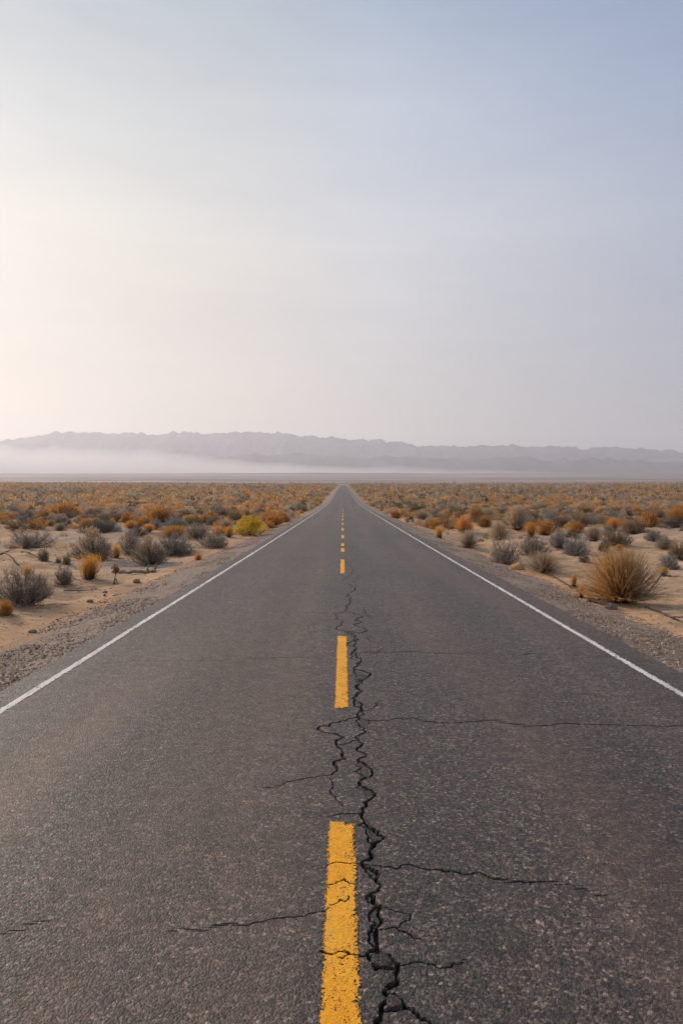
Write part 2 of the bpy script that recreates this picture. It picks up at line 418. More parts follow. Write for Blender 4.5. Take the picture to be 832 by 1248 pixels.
# ------------------------------------------------------------------ ground sheet
def spaced(a, step, grow, end, cap=1e9):
    v = [a]
    while v[-1] < end: v.append(v[-1] + min(max(step, grow * abs(v[-1])), cap))
    return v
xr = np.array(spaced(3.2, .15, .016, 2500) + spaced(2600, 100, .05, 13000))
xs = np.concatenate([-xr[::-1], [-2, 0, 2], xr])
ys = np.array([-600, -300, -150, -80, -50, -35, -25, -18, -12, -8] + spaced(-5, .3, 0, 5) + spaced(5.2, .15, .0085, 1000) + spaced(1010, 15, .018, 12900))
GX, GY = np.meshgrid(xs, ys)
s = np.where(GX < 0, EDGE_L - GX, GX - EDGE_R)
V, Q = grid(GX, GY, ground_z(GX, GY))
edge = (1 - smooth(1.3, 2.8, s)).ravel()
add('desert_ground', mesh_np('desert_ground', V, Q, [mat_ground()], smooth_shade=True, attrs={'edge': edge}), kind='structure', label='pale sandy desert floor with drifts and crusted patches')

# ------------------------------------------------------------------ cracks (photo pixels -> points on the road)
PATHS = [
 # (width m, depth m, pixel points)
 (.011, .02, [(421,679),(428,692),(431,695),(424,702),(419,706)]),
 (.010, .02, [(436,700),(435,706),(433,711)]),
 (.016, .025, [(421,710),(433,716),(423,723),(428,733),(421,744),(430,747),(438,750),(433,756),(442,758),(437,763),(441,771),(434,771),(424,770)]),
 (.012, .02, [(421,744),(409,748),(418,758),(410,766),(422,770),(433,778),(430,787),(435,789),(429,795),(438,808),(431,815),(448,825),(433,836),(439,841),(430,851),(441,863)]),
 (.020, .03, [(422,770),(433,778),(430,787),(435,789),(429,795),(438,808),(431,815),(448,825),(433,836),(439,841),(430,851),(441,863)]),
 (.009, .015, [(431,815),(432,822),(437,829),(448,825)]),
 (.008, .015, [(440,739),(446,748),(455,753)]),
 (.007, .012, [(441,771),(452,776),(454,782)]),
 (.016, .025, [(441,863),(424,876),(407,881),(388,886),(398,893),(411,896),(417,900),(409,906),(412,911),(417,919),(406,930),(410,935),(406,944)]),
 (.007, .012, [(406,944),(396,945),(404,953),(407,959),(404,968),(411,976),(418,983)]),
 (.006, .012, [(396,945),(372,949),(349,953),(323,960)]),
 (.018, .03, [(441,863),(435,873),(444,888),(437,902),(441,906),(435,915),(437,928),(450,935),(450,947),(437,954),(446,961),(457,970),(447,981),(440,992)]),
 (.009, .015, [(437,902),(425,906),(412,908)]),
 (.008, .012, [(437,928),(430,941),(442,946),(450,947)]),
 (.008, .012, [(435,873),(445,878),(452,879),(449,886),(444,888)]),
 (.008, .012, [(437,954),(434,960),(446,961)]),
 (.009, .015, [(440,866),(452,865),(458,860),(464,853)]),
 (.022, .035, [(440,992),(448,1007),(466,1023),(453,1033),(441,1050)]),
 (.010, .02, [(440,992),(427,991),(415,991),(400,995)]),
 (.010, .02, [(445,1003),(437,1005),(447,1016),(454,1028),(459,1031)]),
 (.018, .03, [(441,1052),(452,1058),(461,1066),(458,1071),(463,1079),(451,1089),(463,1104),(461,1116),(463,1126),(458,1141),(460,1156),(446,1165),(458,1182),(485,1180),(483,1199),(468,1209),(465,1232),(461,1250),(460,1262)]),
 (.010, .02, [(441,1052),(449,1064),(455,1071)]),
 (.010, .02, [(451,1089),(448,1097),(455,1103),(463,1104)]),
 (.011, .02, [(463,1104),(450,1112),(450,1122),(458,1126),(463,1126)]),
 (.010, .02, [(458,1126),(449,1138),(452,1150),(460,1156)]),
 (.014, .025, [(446,1165),(462,1158),(474,1164),(485,1175),(485,1180)]),
 (.013, .025, [(465,1232),(478,1232),(493,1229),(508,1236),(524,1248),(534,1258)]),
 (.013, .025, [(468,1209),(480,1212),(490,1220),(493,1229)]),
 (.009, .018, [(441,1052),(465,1057),(498,1054),(534,1060),(569,1066),(589,1065),(628,1074),(694,1081),(741,1096)]),
 (.006, .012, [(439,1052),(420,1052),(401,1054),(396,1054)]),
 (.006, .012, [(401,1108),(380,1113),(357,1118),(320,1123),(265,1130),(211,1134)]),
 (.005, .012, [(0,1139),(29,1131),(60,1122)]),
 (.006, .012, [(463,1133),(483,1131),(492,1123),(500,1114)]),
 (.006, .012, [(483,1131),(493,1136),(502,1140),(512,1144)]),
 (.004, .01, [(463,1106),(480,1110),(500,1114)]),
 (.006, .012, [(485,1178),(497,1175),(509,1172),(529,1175),(549,1178),(557,1174),(566,1168)]),
 (.010, .018, [(446,1165),(428,1165),(410,1163),(391,1160)]),
 (.007, .012, [(400,1080),(410,1076),(419,1072),(430,1078)]),
 (.006, .012, [(402,1104),(414,1097),(421,1100),(424,1093)]),
 (.006, .012, [(428,1165),(418,1170),(412,1169)]),
 (.0075, .014, [(447,877),(484,876),(516,879),(560,880),(620,881),(700,881),(760,883),(830,883)]),
 (.0085, .014, [(429,795),(442,795),(462,794),(468,789)]),
 (.0075, .014, [(442,795),(500,794),(560,796),(640,797),(700,798),(752,800),(786,799)]),
 (.0075, .014, [(101,807),(150,806),(210,805),(280,804),(340,801),(404,800)]),
 (.009, .014, [(204,748),(260,747),(320,746),(380,746),(409,748)]),
 (.009, .014, [(445,750),(500,750),(560,749),(610,751),(662,753)]),
 (.009, .014, [(481,675),(512,675)]),
]
def jag(P, amp, seed):
    r = np.random.default_rng(seed); P = np.array(P, float)
    for it in range(3):
        mid = (P[:-1] + P[1:]) / 2; d = P[1:] - P[:-1]; L = np.linalg.norm(d, axis=1, keepdims=True)
        nrm = np.stack([-d[:, 1], d[:, 0]], 1) / np.maximum(L, 1e-9)
        mid = mid + nrm * np.minimum(L * amp, .03) * r.normal(size=(len(mid), 1))
        out = np.empty((len(P) + len(mid), 2)); out[0::2] = P; out[1::2] = mid; P = out
    return P
CR = []
for i, (wd, dp, pts) in enumerate(PATHS):
    W = [on_road(*p) for p in pts]
    near = max(p[1] for p in pts) > 985 and wd > .0095
    CR.append((wd * (1.0 if near else 1.05), dp, jag(W, .13, 100 + i)))
SLABS = [[(440,992),(448,1007),(454,1028),(460,1031),(466,1023),(452,1006)], [(441,1052),(452,1058),(461,1066),(458,1071),(449,1066)], [(451,1089),(463,1104),(455,1104),(447,1097)],
         [(450,1112),(463,1104),(463,1126),(450,1122)], [(449,1138),(458,1126),(460,1156),(451,1152)], [(437,928),(450,935),(450,947),(440,947)], [(437,954),(446,961),(457,970),(449,978),(444,966)],
         [(431,815),(448,825),(434,835)], [(435,874),(452,879),(444,888)]]
SLABS = [np.array([on_road(*p) for p in q]) for q in SLABS]
def inside(X, Y, P):
    r = np.zeros(X.shape, bool); n = len(P)
    for i in range(n):
        (x0, y0), (x1, y1) = P[i], P[(i + 1) % n]
        c = (y0 > Y) != (y1 > Y)
        r ^= c & (X < (x1 - x0) * (Y - y0) / (y1 - y0 + 1e-12) + x0)
    return r
def crack_field(xs, ys):
    """depth and mask on the grid rows ys x cols xs"""
    dep = np.zeros((len(ys), len(xs))); msk = np.zeros_like(dep)
    for i, (wd, dp, P) in enumerate(CR):
        n = len(P)
        for k in range(n - 1):
            a, b = P[k], P[k + 1]
            t = (k + .5) / n
            fade = min(1, 3.2 * (1 - t) + .3) if wd < .0095 else 1.0
            vary = .85 * fade * (.6 + .8 * h2(np.array([k // 3]), np.array([i]), 7)[0])
            hw0 = wd * .5 * vary
            dd = b - a; across = abs(dd[0]) / max(np.hypot(*dd), 1e-9); yb = max(a[1], b[1])
            hw = max(hw0, .0021, across * .55 * .5 * yb * yb / 1581)         # not thinner than the rows can carry
            pad = hw * 1.6
            i0 = np.searchsorted(xs, min(a[0], b[0]) - pad); i1 = np.searchsorted(xs, max(a[0], b[0]) + pad)
            j0 = np.searchsorted(ys, min(a[1], b[1]) - pad); j1 = np.searchsorted(ys, max(a[1], b[1]) + pad)
            if i1 <= i0 or j1 <= j0: continue
            X = xs[None, i0:i1]; Y = ys[j0:j1, None]
            d = b - a; L2 = max(d @ d, 1e-12)
            u = np.clip(((X - a[0]) * d[0] + (Y - a[1]) * d[1]) / L2, 0, 1)
            D = np.hypot(X - a[0] - u * d[0], Y - a[1] - u * d[1])
            ew = min(.35 * hw, .0042); g = 1 - smooth(hw - ew, hw + ew, D)
            dep[j0:j1, i0:i1] = np.maximum(dep[j0:j1, i0:i1], g * dp * min(1, hw0 / hw * (1.4 if wd >= .0095 else 1.15)))
            msk[j0:j1, i0:i1] = np.maximum(msk[j0:j1, i0:i1], g * min(1, hw0 / hw * (1.7 if wd >= .0095 else 1.7)))
    for P in SLABS:
        i0, i1 = np.searchsorted(xs, (P[:, 0].min(), P[:, 0].max())); j0, j1 = np.searchsorted(ys, (P[:, 1].min(), P[:, 1].max()))
        if i1 <= i0 or j1 <= j0: continue
        X, Y = np.meshgrid(xs[i0:i1], ys[j0:j1]); q = inside(X, Y, P)
        dep[j0:j1, i0:i1] = np.maximum(dep[j0:j1, i0:i1], q * .006); msk[j0:j1, i0:i1] = np.maximum(msk[j0:j1, i0:i1], q * .5)
    return dep, msk

# ------------------------------------------------------------------ road, markings, shoulders
cx = np.concatenate([np.linspace(EDGE_L, -.42, 74)[:-1], np.linspace(-.42, -.28, 15)[:-1], np.arange(-.28, .46, .0038), np.linspace(.46, .75, 25), np.linspace(.75, EDGE_R, 74)[1:]])
rows = [on_road(417, p)[1] for p in np.arange(1262, 640, -.5)]
ry = np.array(sorted(set(np.round(spaced(-40, .5, 0, rows[0] - .3) + rows, 5))))
ry = np.concatenate([ry, np.array(spaced(ry[-1] + 1.2, 1.2, .015, 1000))])
dep, msk = crack_field(cx, ry)
RX, RY = np.meshgrid(cx, ry)
micro = (fbm(RX * 2.2, RY * 1.1, 3, 61) - .5) * .010
RZ = road_z(RY) + micro - .015 * (np.abs(RX) / 3.4) ** 2 - dep
# crumbled rims of the big cracks sink a little
rag = (fbm(ry * 1.6, ry * 0, 4, 71) - .5) * .06 + (fbm(ry * 9, ry * 0, 3, 72) - .5) * .04
rag2 = (fbm(ry * 1.6, ry * 0, 4, 73) - .5) * .06 + (fbm(ry * 9, ry * 0, 3, 74) - .5) * .04
RX[:, 0] = EDGE_L + rag; RX[:, -1] = EDGE_R + rag2
RX = np.concatenate([RX[:, :1] - .02, RX, RX[:, -1:] + .02], 1); RY = np.concatenate([RY[:, :1], RY, RY[:, -1:]], 1)
RZ = np.concatenate([RZ[:, :1] - .14, RZ, RZ[:, -1:] - .14], 1)
mk = np.pad(msk, ((0, 0), (1, 1)))
V, Q = grid(RX, RY, RZ)
add('road', mesh_np('road', V, Q, [ASPHALT], smooth_shade=False, attrs={'crack': mk.ravel()}), kind='structure', label='straight two lane asphalt road with a jagged crack down its middle')

def strip(name, xa, xb, y0, y1, m, dx, worn, seed, label, wobble=0.0):
    """painted stripe: a sheet just above the road that follows its cracks, its worn bits left open"""
    nx = max(int(round((xb - xa) / dx)) + 1, 5)
    X1 = np.linspace(xa, xb, nx)
    yy = ry[(ry > y0) & (ry < y1)]
    yy = np.concatenate([[y0], yy, [y1]])
    dp, mm = crack_field(X1, yy)
    X, Y = np.meshgrid(X1, yy)
    X = X + wobble * (fbm(Y * .7, Y * 0, 3, seed) - .5)
    mic = (fbm(X * 2.2, Y * 1.1, 3, 61) - .5) * .010
    Z = road_z(Y) + mic - .015 * (np.abs(X) / 3.4) ** 2 - dp + .004
    V, Q = grid(X, Y, Z)
    cx_ = X[:-1, :-1].ravel() + dx / 2; cy_ = (Y[:-1, :-1].ravel() + Y[1:, 1:].ravel()) / 2
    wdt = xb - xa
    ed = np.minimum(np.minimum(cx_ - xa, xb - cx_) / wdt, np.minimum(cy_ - y0, y1 - cy_) / (wdt * .8))
    nz = fbm(cx_ * 150, cy_ * 95, 3, seed, .8) * .72 + fbm(cx_ * 14, cy_ * 8, 3, seed + 5) * .28
    if name == 'centre_dash' and dx < .01: nz = nz - .27 * smooth(xb - .26 * wdt, xb - .16 * wdt, cx_)
    keep = nz > ((worn + .05 + .2 * (xb - cx_ < wdt * .5) * (wdt > .15)) * (1 - smooth(0, np.where(cx_ > (xa + xb) / 2, .42, .22), ed)) + .295)
    keep &= mm[:-1, :-1].ravel() < .55
    if keep.sum() < 4: keep[:] = True
    return add(name, mesh_np(name, V, Q[keep], [m], smooth_shade=True, attrs={'crack': mm.ravel() * .8}), kind='structure', label=label)

dashes = [(1290, 999, .66), (864, 775, .60), (699, 682, .35), (672.5, 668), (665.5, 662.2), (656, 652), (647, 643.5), (639.5, 637.2), (634, 632.2), (629.8, 628.4), (626.5, 625.4), (623.6, 622.7), (621, 620.2)]
for i, d in enumerate(dashes):
    ya = on_road(418, min(d[0], 1262))[1] - (.5 if d[0] > 1262 else 0); yb = on_road(418, d[1])[1]
    wd = .172 if i < 3 else .19
    strip('centre_dash', (-.112, -.102)[i] if i < 2 else -.005 - wd / 2, (.128, .104)[i] if i < 2 else -.005 + wd / 2, ya, yb, YELLOW, .0036 if i < 2 else .02, d[2] if len(d) > 2 else .3, 200 + i * 3,
          'worn yellow centre dash nearest the camera with crazed paint' if i == 0 else 'yellow dash beside the start of the jagged crack' if i == 1 else 'short yellow centre dash far along the road')
strip('edge_line', LINE_L - .06, LINE_L + .06, -40, 990, WHITE, .012, .5, 301, 'white edge line along the left side of the road', .02)
strip('edge_line', LINE_R - .06, LINE_R + .06, -40, 990, WHITE, .012, .5, 311, 'white edge line along the right side of the road', .02)

GRAVEL = mat_gravel()
def shoulder_z(s, y): return road_z(y) - .06 - .145 * np.clip(s, 0, 9)
for sg, e in ((-1, EDGE_L), (1, EDGE_R)):
    sv = np.linspace(-.12, 2.1, 42)
    yy = np.array(spaced(-40, .4, 0, 4) + spaced(4.2, .06, .009, 995))
    S, Y = np.meshgrid(sv, yy); X = e + sg * S
    Z = shoulder_z(S, Y) + (fbm(X * 9, Y * 9, 3, 81) - .5) * .035 + (fbm(X * 1.2, Y * .7, 2, 85) - .5) * .05
    V, Q = grid(X, Y, Z)
    if sg < 0: Q = Q[:, ::-1]
    sandy = smooth(1.0, 1.55, S + (fbm(X * 2, Y * .8, 3, 91) - .5) * .5)
    add('road_shoulder', mesh_np('road_shoulder', V, Q, [GRAVEL], smooth_shade=True, attrs={'sandy': sandy.ravel() * (.9 if sg < 0 else .2)}), kind='structure', label='gravel shoulder along the %s of the road' % ('left' if sg < 0 else 'right'))

# loose stones lying on the shoulders and the sand near the road: uncountable
def rocks(P, S, rg, squash=.6):
    ico = np.array([[1, 0, 0], [-1, 0, 0], [0, 1, 0], [0, -1, 0], [0, 0, 1], [0, 0, -1]], float)
    T = np.array([[0, 2, 4], [2, 1, 4], [1, 3, 4], [3, 0, 4], [2, 0, 5], [1, 2, 5], [3, 1, 5], [0, 3, 5]])
    n = len(P)
    V = ico[None] * (1 + rg.uniform(-.35, .35, (n, 6, 1))) * S[:, None, None] + rg.normal(size=(n, 6, 3)) * S[:, None, None] * .15
    V[:, :, 2] *= squash
    a = rg.uniform(0, 6.28, n); c, s_ = np.cos(a)[:, None], np.sin(a)[:, None]
    x = V[:, :, 0] * c - V[:, :, 1] * s_; y = V[:, :, 0] * s_ + V[:, :, 1] * c
    V[:, :, 0] = x; V[:, :, 1] = y
    V += P[:, None]
    return V.reshape(-1, 3), (T[None] + (np.arange(n) * 6)[:, None, None]).reshape(-1, 3)
def mat_pebble():
    m, nt, out = new_mat('pebbles')
    g = N(nt, 'ShaderNodeNewGeometry')
    c = ramp(nt, g.outputs['Random Per Island'], [(0, (.12, .095, .085)), (.4, (.29, .20, .15)), (.75, (.44, .31, .225)), (1, (.62, .49, .39))])
    finish(nt, out, c, .9, None, .2); return m
P, S = [], []
for sg, e in ((-1, EDGE_L), (1, EDGE_R)):
    n = 26000
    y = 4.5 * (70 / 4.5) ** rng.uniform(0, 1, n); s_ = rng.uniform(-.02, 1.6, n)
    x = e + sg * s_
    z = np.maximum(shoulder_z(s_, y), ground_z(x, y))
    sz = rng.gamma(2.0, .0033, n) + .004
    P.append(np.stack([x, y, z + sz * .15], 1)); S.append(sz)
n = 5000
y = 6 * (50 / 6) ** rng.uniform(0, 1, n); sd = rng.choice([-1, 1], n); s_ = 1.0 + rng.gamma(1.3, 2.5, n)
x = np.where(sd < 0, EDGE_L - s_, EDGE_R + s_); sz = rng.gamma(1.6, .006, n) + .005
P.append(np.stack([x, y, ground_z(x, y) + sz * .1], 1)); S.append(sz)
V, Q = rocks(np.concatenate(P), np.concatenate(S), rng)
add('gravel', mesh_np('gravel', V, Q, [mat_pebble()]), kind='stuff', label='loose gravel and pebbles strewn along the road shoulders')

# broken asphalt pieces lying in the crack
CHUNK = mat_asphalt('broken_asphalt', crack=False, tone=.34)
def chunk_mesh(name, lx, ly, lz, seed, m):
    r = np.random.default_rng(seed); nu = 7
    ang = np.sort(r.uniform(0, 2 * math.pi, nu)); ang = np.linspace(0, 2 * math.pi, nu, endpoint=False) + r.uniform(-.3, .3, nu)
    rad = 1 + r.uniform(-.22, .16, nu)
    rings = [(.0, 1.0, .05), (-.6, .93, 0), (-1, .5, 0)]
    V = [[0, 0, lz * .5]]
    prof = [(.70, .5), (.9, .42), (1.0, .1), (.92, -.5)]
    for k, (q, z) in enumerate(prof):
        for a, rr in zip(ang, rad):
            V.append([lx * .5 * q * rr * math.cos(a), ly * .5 * q * rr * math.sin(a), lz * (z + r.uniform(-.06, .06))])
    V.append([0, 0, -lz * .5])
    T = [[0, 1 + i, 1 + (i + 1) % nu] for i in range(nu)]
    for k in range(3):
        for i in range(nu):
            a, b = 1 + k * nu + i, 1 + k * nu + (i + 1) % nu
            T += [[a, a + nu, b + nu], [a, b + nu, b]]
    e = len(V) - 1
    T += [[1 + 3 * nu + i, e, 1 + 3 * nu + (i + 1) % nu] for i in range(nu)]
    return mesh_np(name, np.array(V), np.array(T), [m])
CH = [((466, 1172), 36, 24, 'largest dark wedge of broken asphalt in the crack, right of the yellow dash'),
      ((476, 1195), 16, 17, 'small square piece of broken asphalt below the large wedge in the crack'),
      ((479, 1222), 28, 23, 'rounded lump of broken asphalt in the crack at the bottom of the photo')]
for i, (p, wp, hp, lab) in enumerate(CH):
    x, y = on_road(*p); y2 = on_road(p[0], p[1] - hp / 2)[1]; y1 = on_road(p[0], p[1] + hp / 2)[1]
    px = y / F
    o = add('asphalt_fragment', chunk_mesh('asphalt_fragment', wp * px * .84, (y2 - y1) * .80, .04, 40 + i, CHUNK), label=lab, category='rubble', group='asphalt pieces broken loose in the crack')
    o.location = (x, y, float(road_z(y)) - .008); o.rotation_euler = (R(random.uniform(-5, 5)), R(random.uniform(-5, 5)), random.uniform(-.2, .2))

# ------------------------------------------------------------------ mountains and fog
PT = np.array([(-900, 560), (-500, 548), (-250, 540), (-100, 541), (0, 537), (25, 533), (50, 530), (70, 527), (92, 525.5), (110, 526.5), (122, 524), (136, 528), (160, 526.5), (180, 527.5), (210, 525.5), (240, 527),
               (270, 527), (300, 525.5), (340, 527), (362, 530), (380, 531), (400, 532), (440, 534.5), (470, 538), (500, 542), (540, 543), (580, 542), (600, 544.5), (630, 542), (660, 544), (690, 543.5), (710, 546), (760, 545), (800, 547.5), (832, 549.5), (950, 553), (1200, 548), (1700, 560)], float)
JAG = 64
def rangeobj(name, PTS, D, y0, y1, m, nx, ny, seed, label, gul):
    x = np.linspace(-11500, 11500, nx); y = np.linspace(y0, y1, ny)
    X, Y = np.meshgrid(x, y)
    px = 418 + x / D * F
    H = (589 - np.interp(px, PTS[:, 0], PTS[:, 1])) / F * D
    H = H + (ridged(x * .0036, x * 0 + .37, 5, seed) - .45) * JAG + (fbm(x * .012, x * 0, 4, seed + 1) - .5) * JAG * .7
    t = np.clip((Y - y0) / (D - y0), 0, 1); tb = np.clip((y1 - Y) / (y1 - D), 0, 1)
    t = np.minimum(t, tb)
    rg = ridged(X * .0011 + (fbm(X * .0007, Y * .0007, 3, seed + 9) - .5) * 1.5, Y * .0006, 5, seed + 2)
    base = ground_z(X, Y) * 0 + 40
    Z = base + (H[None] - 0) * (t ** 1.15) * (1 - gul * (1 - rg) * (1 - t) * 1.6) - 0
    Z = np.where(t <= 0, -20, EYE + np.minimum(Z - 40 * t, H[None] * 1.0 + 0 * Z))
    V, Q = grid(X, Y, Z)
    add(name, mesh_np(name, V, Q, [m], smooth_shade=True), kind='structure', label=label)
rangeobj('mountains', PT, 9400, 6900, 12400, mat_mountain('far_rock', (.03, .025, .035), (.20, .17, .17)), 1500, 110, 400, 'long hazy mountain range along the horizon', .95)
PH = np.array([(-900, 575), (-200, 570), (60, 566), (180, 562), (260, 556), (300, 553.5), (330, 555), (370, 553), (410, 556), (450, 558), (500, 555.5), (560, 559), (620, 557), (680, 560), (740, 558.5), (800, 562), (900, 562), (1200, 566), (1700, 572)], float)
rangeobj('foothills', PH, 7300, 6050, 8700, mat_mountain('hill_rock', (.028, .024, .032), (.17, .145, .15)), 560, 60, 450, 'lower hills in front of the far range', .8)

def fog(name, x0, x1, yc, half, H, density, seed, label, z0):
    x = np.linspace(x0, x1, 140); u = np.linspace(-1, 1, 41); u = np.sign(u) * np.abs(u) ** 1.5
    X, U = np.meshgrid(x, u)
    env = smooth(0, .30, (X - x0) / (x1 - x0)) * smooth(0, .75, (x1 - X) / (x1 - x0)) ** 1.3
    h = H * (1 - np.abs(U)) ** 2.2 * env * (.6 + .8 * fbm(X * .0012, U * 0, 3, seed))
    Yc = yc + half * U * (.12 + .88 * env * (.7 + .6 * fbm(X * .0009, X * 0 + 3, 3, seed + 2)))
    n = X.size; r, c = X.shape
    top = np.stack([X, Yc, z0 + h + 1.0], -1).reshape(-1, 3); bot = np.stack([X, Yc, np.full_like(X, z0)], -1).reshape(-1, 3)
    i = np.arange(n).reshape(r, c)
    Q = [np.stack([i[:-1, :-1], i[:-1, 1:], i[1:, 1:], i[1:, :-1]], -1).reshape(-1, 4)]
    Q.append(Q[0][:, ::-1] + n)
    for e in (i[0], i[-1][::-1], i[:, 0][::-1], i[:, -1]):
        Q.append(np.stack([e[:-1], e[:-1] + n, e[1:] + n, e[1:]], -1))
    add(name, mesh_np(name, np.concatenate([top, bot]), np.concatenate(Q), [mat_volume(name + '_vapour', density, (.985, .955, .935), .35)]), kind='stuff', label=label)
fog('fog_bank', -9600, 4300, 5900, 700, 400, 5.2e-3, 500, 'low bank of pale mist lying at the foot of the mountains', 66)

# ------------------------------------------------------------------ shrubs: prototypes
def lerp(a, b, t): return a + (b - a) * np.reshape(t, (-1, 1))
def mound(seed, lo, hi, tip=None, r=.8, n_main=120, ntw=9, nl=9, leaf=(.05, .013), lump=.30, upright=.0, wood=(.21, .165, .135)):
    """rounded twiggy bush, one unit tall: (stem mesh arrays, foliage arrays)"""
    g = np.random.default_rng(seed)
    lo, hi = np.array(lo), np.array(hi)
    ph = g.uniform(0, 2 * math.pi, n_main); ct = g.uniform(.05, 1, n_main) ** (1 - .45 * upright); stn = np.sqrt(1 - ct ** 2)
    Rr = (1 - lump) + lump * 2 * noise(np.cos(ph) * stn * 1.7 + 9, np.sin(ph) * stn * 1.7 + ct * 1.3, seed) * (1 - .5 * g.uniform(0, 1, n_main) ** 2)
    Rr = np.minimum(Rr, 1.12)
    T = np.stack([r * stn * np.cos(ph) * Rr, r * stn * np.sin(ph) * Rr, (.08 + .9 * ct) * Rr], 1)
    B = np.stack([g.normal(0, .07, n_main), g.normal(0, .07, n_main), np.full(n_main, -.02)], 1)
    Cp = (B + T) * .5 + np.stack([T[:, 0] * .12, T[:, 1] * .12, -.10 * stn], 1)
    def bez(t, b, c, e): t = np.reshape(t, (-1, 1)); return (1 - t) ** 2 * b + 2 * t * (1 - t) * c + t * t * e
    ts = [0, .4, .75, 1.0]; sv = []
    for k in range(3):
        sv.append(tubes(bez(np.full(n_main, ts[k]), B, Cp, T), bez(np.full(n_main, ts[k + 1]), B, Cp, T), np.full(n_main, .012 - .0036 * k), np.full(n_main, .0084 - .0034 * k)))
    i = np.repeat(np.arange(n_main), ntw); m = len(i)
    tt = g.uniform(.30, 1, m) ** .8; P0 = bez(tt, B[i], Cp[i], T[i])
    tan = norm(T[i] - Cp[i]); D = norm(tan + g.normal(size=(m, 3)) * .95 + np.array([0, 0, .25 + upright]))
    L = g.uniform(.10, .24, m) * (1.15 - .3 * tt); P1 = P0 + D * L[:, None]
    P1[:, 2] = np.maximum(P1[:, 2], .01)
    sv.append(tubes(P0, P1, np.full(m, .0045), np.full(m, .002)))
    Vs, Qs, Cs = join([(v, q, np.array(wood)) for v, q in sv])
    Cs = Cs * g.uniform(.75, 1.3, (len(Vs) // 6, 1)).repeat(6, 0)
    j = np.repeat(np.arange(m), nl); n = len(j); q = g.uniform(.15, 1.05, n)
    LP = P0[j] + (P1 - P0)[j] * q[:, None] + g.normal(size=(n, 3)) * .02
    LA = norm(D[j] + g.normal(size=(n, 3)) * .8 + np.array([0, 0, .2 + upright]))
    LP[:, 2] = np.maximum(LP[:, 2], .015)
    V, Qf = leaves(LP, LA, leaf[0] * g.uniform(.6, 1.4, n), leaf[1] * g.uniform(.6, 1.4, n), g)
    col = lerp(lo, hi, np.clip(g.beta(2, 2, n) * .7 + .3 * h2(j, j * 0, seed), 0, 1))
    if tip is not None:
        tp = smooth(.55, .95, LP[:, 2]) * (g.uniform(0, 1, n) < .7) * (h2(i[j], i[j] * 0, 3) > .35)
        col = lerp(col, np.array(tip), tp * 1.0)
    return (Vs, Qs, Cs), (V, Qf, np.repeat(col, 4, 0))

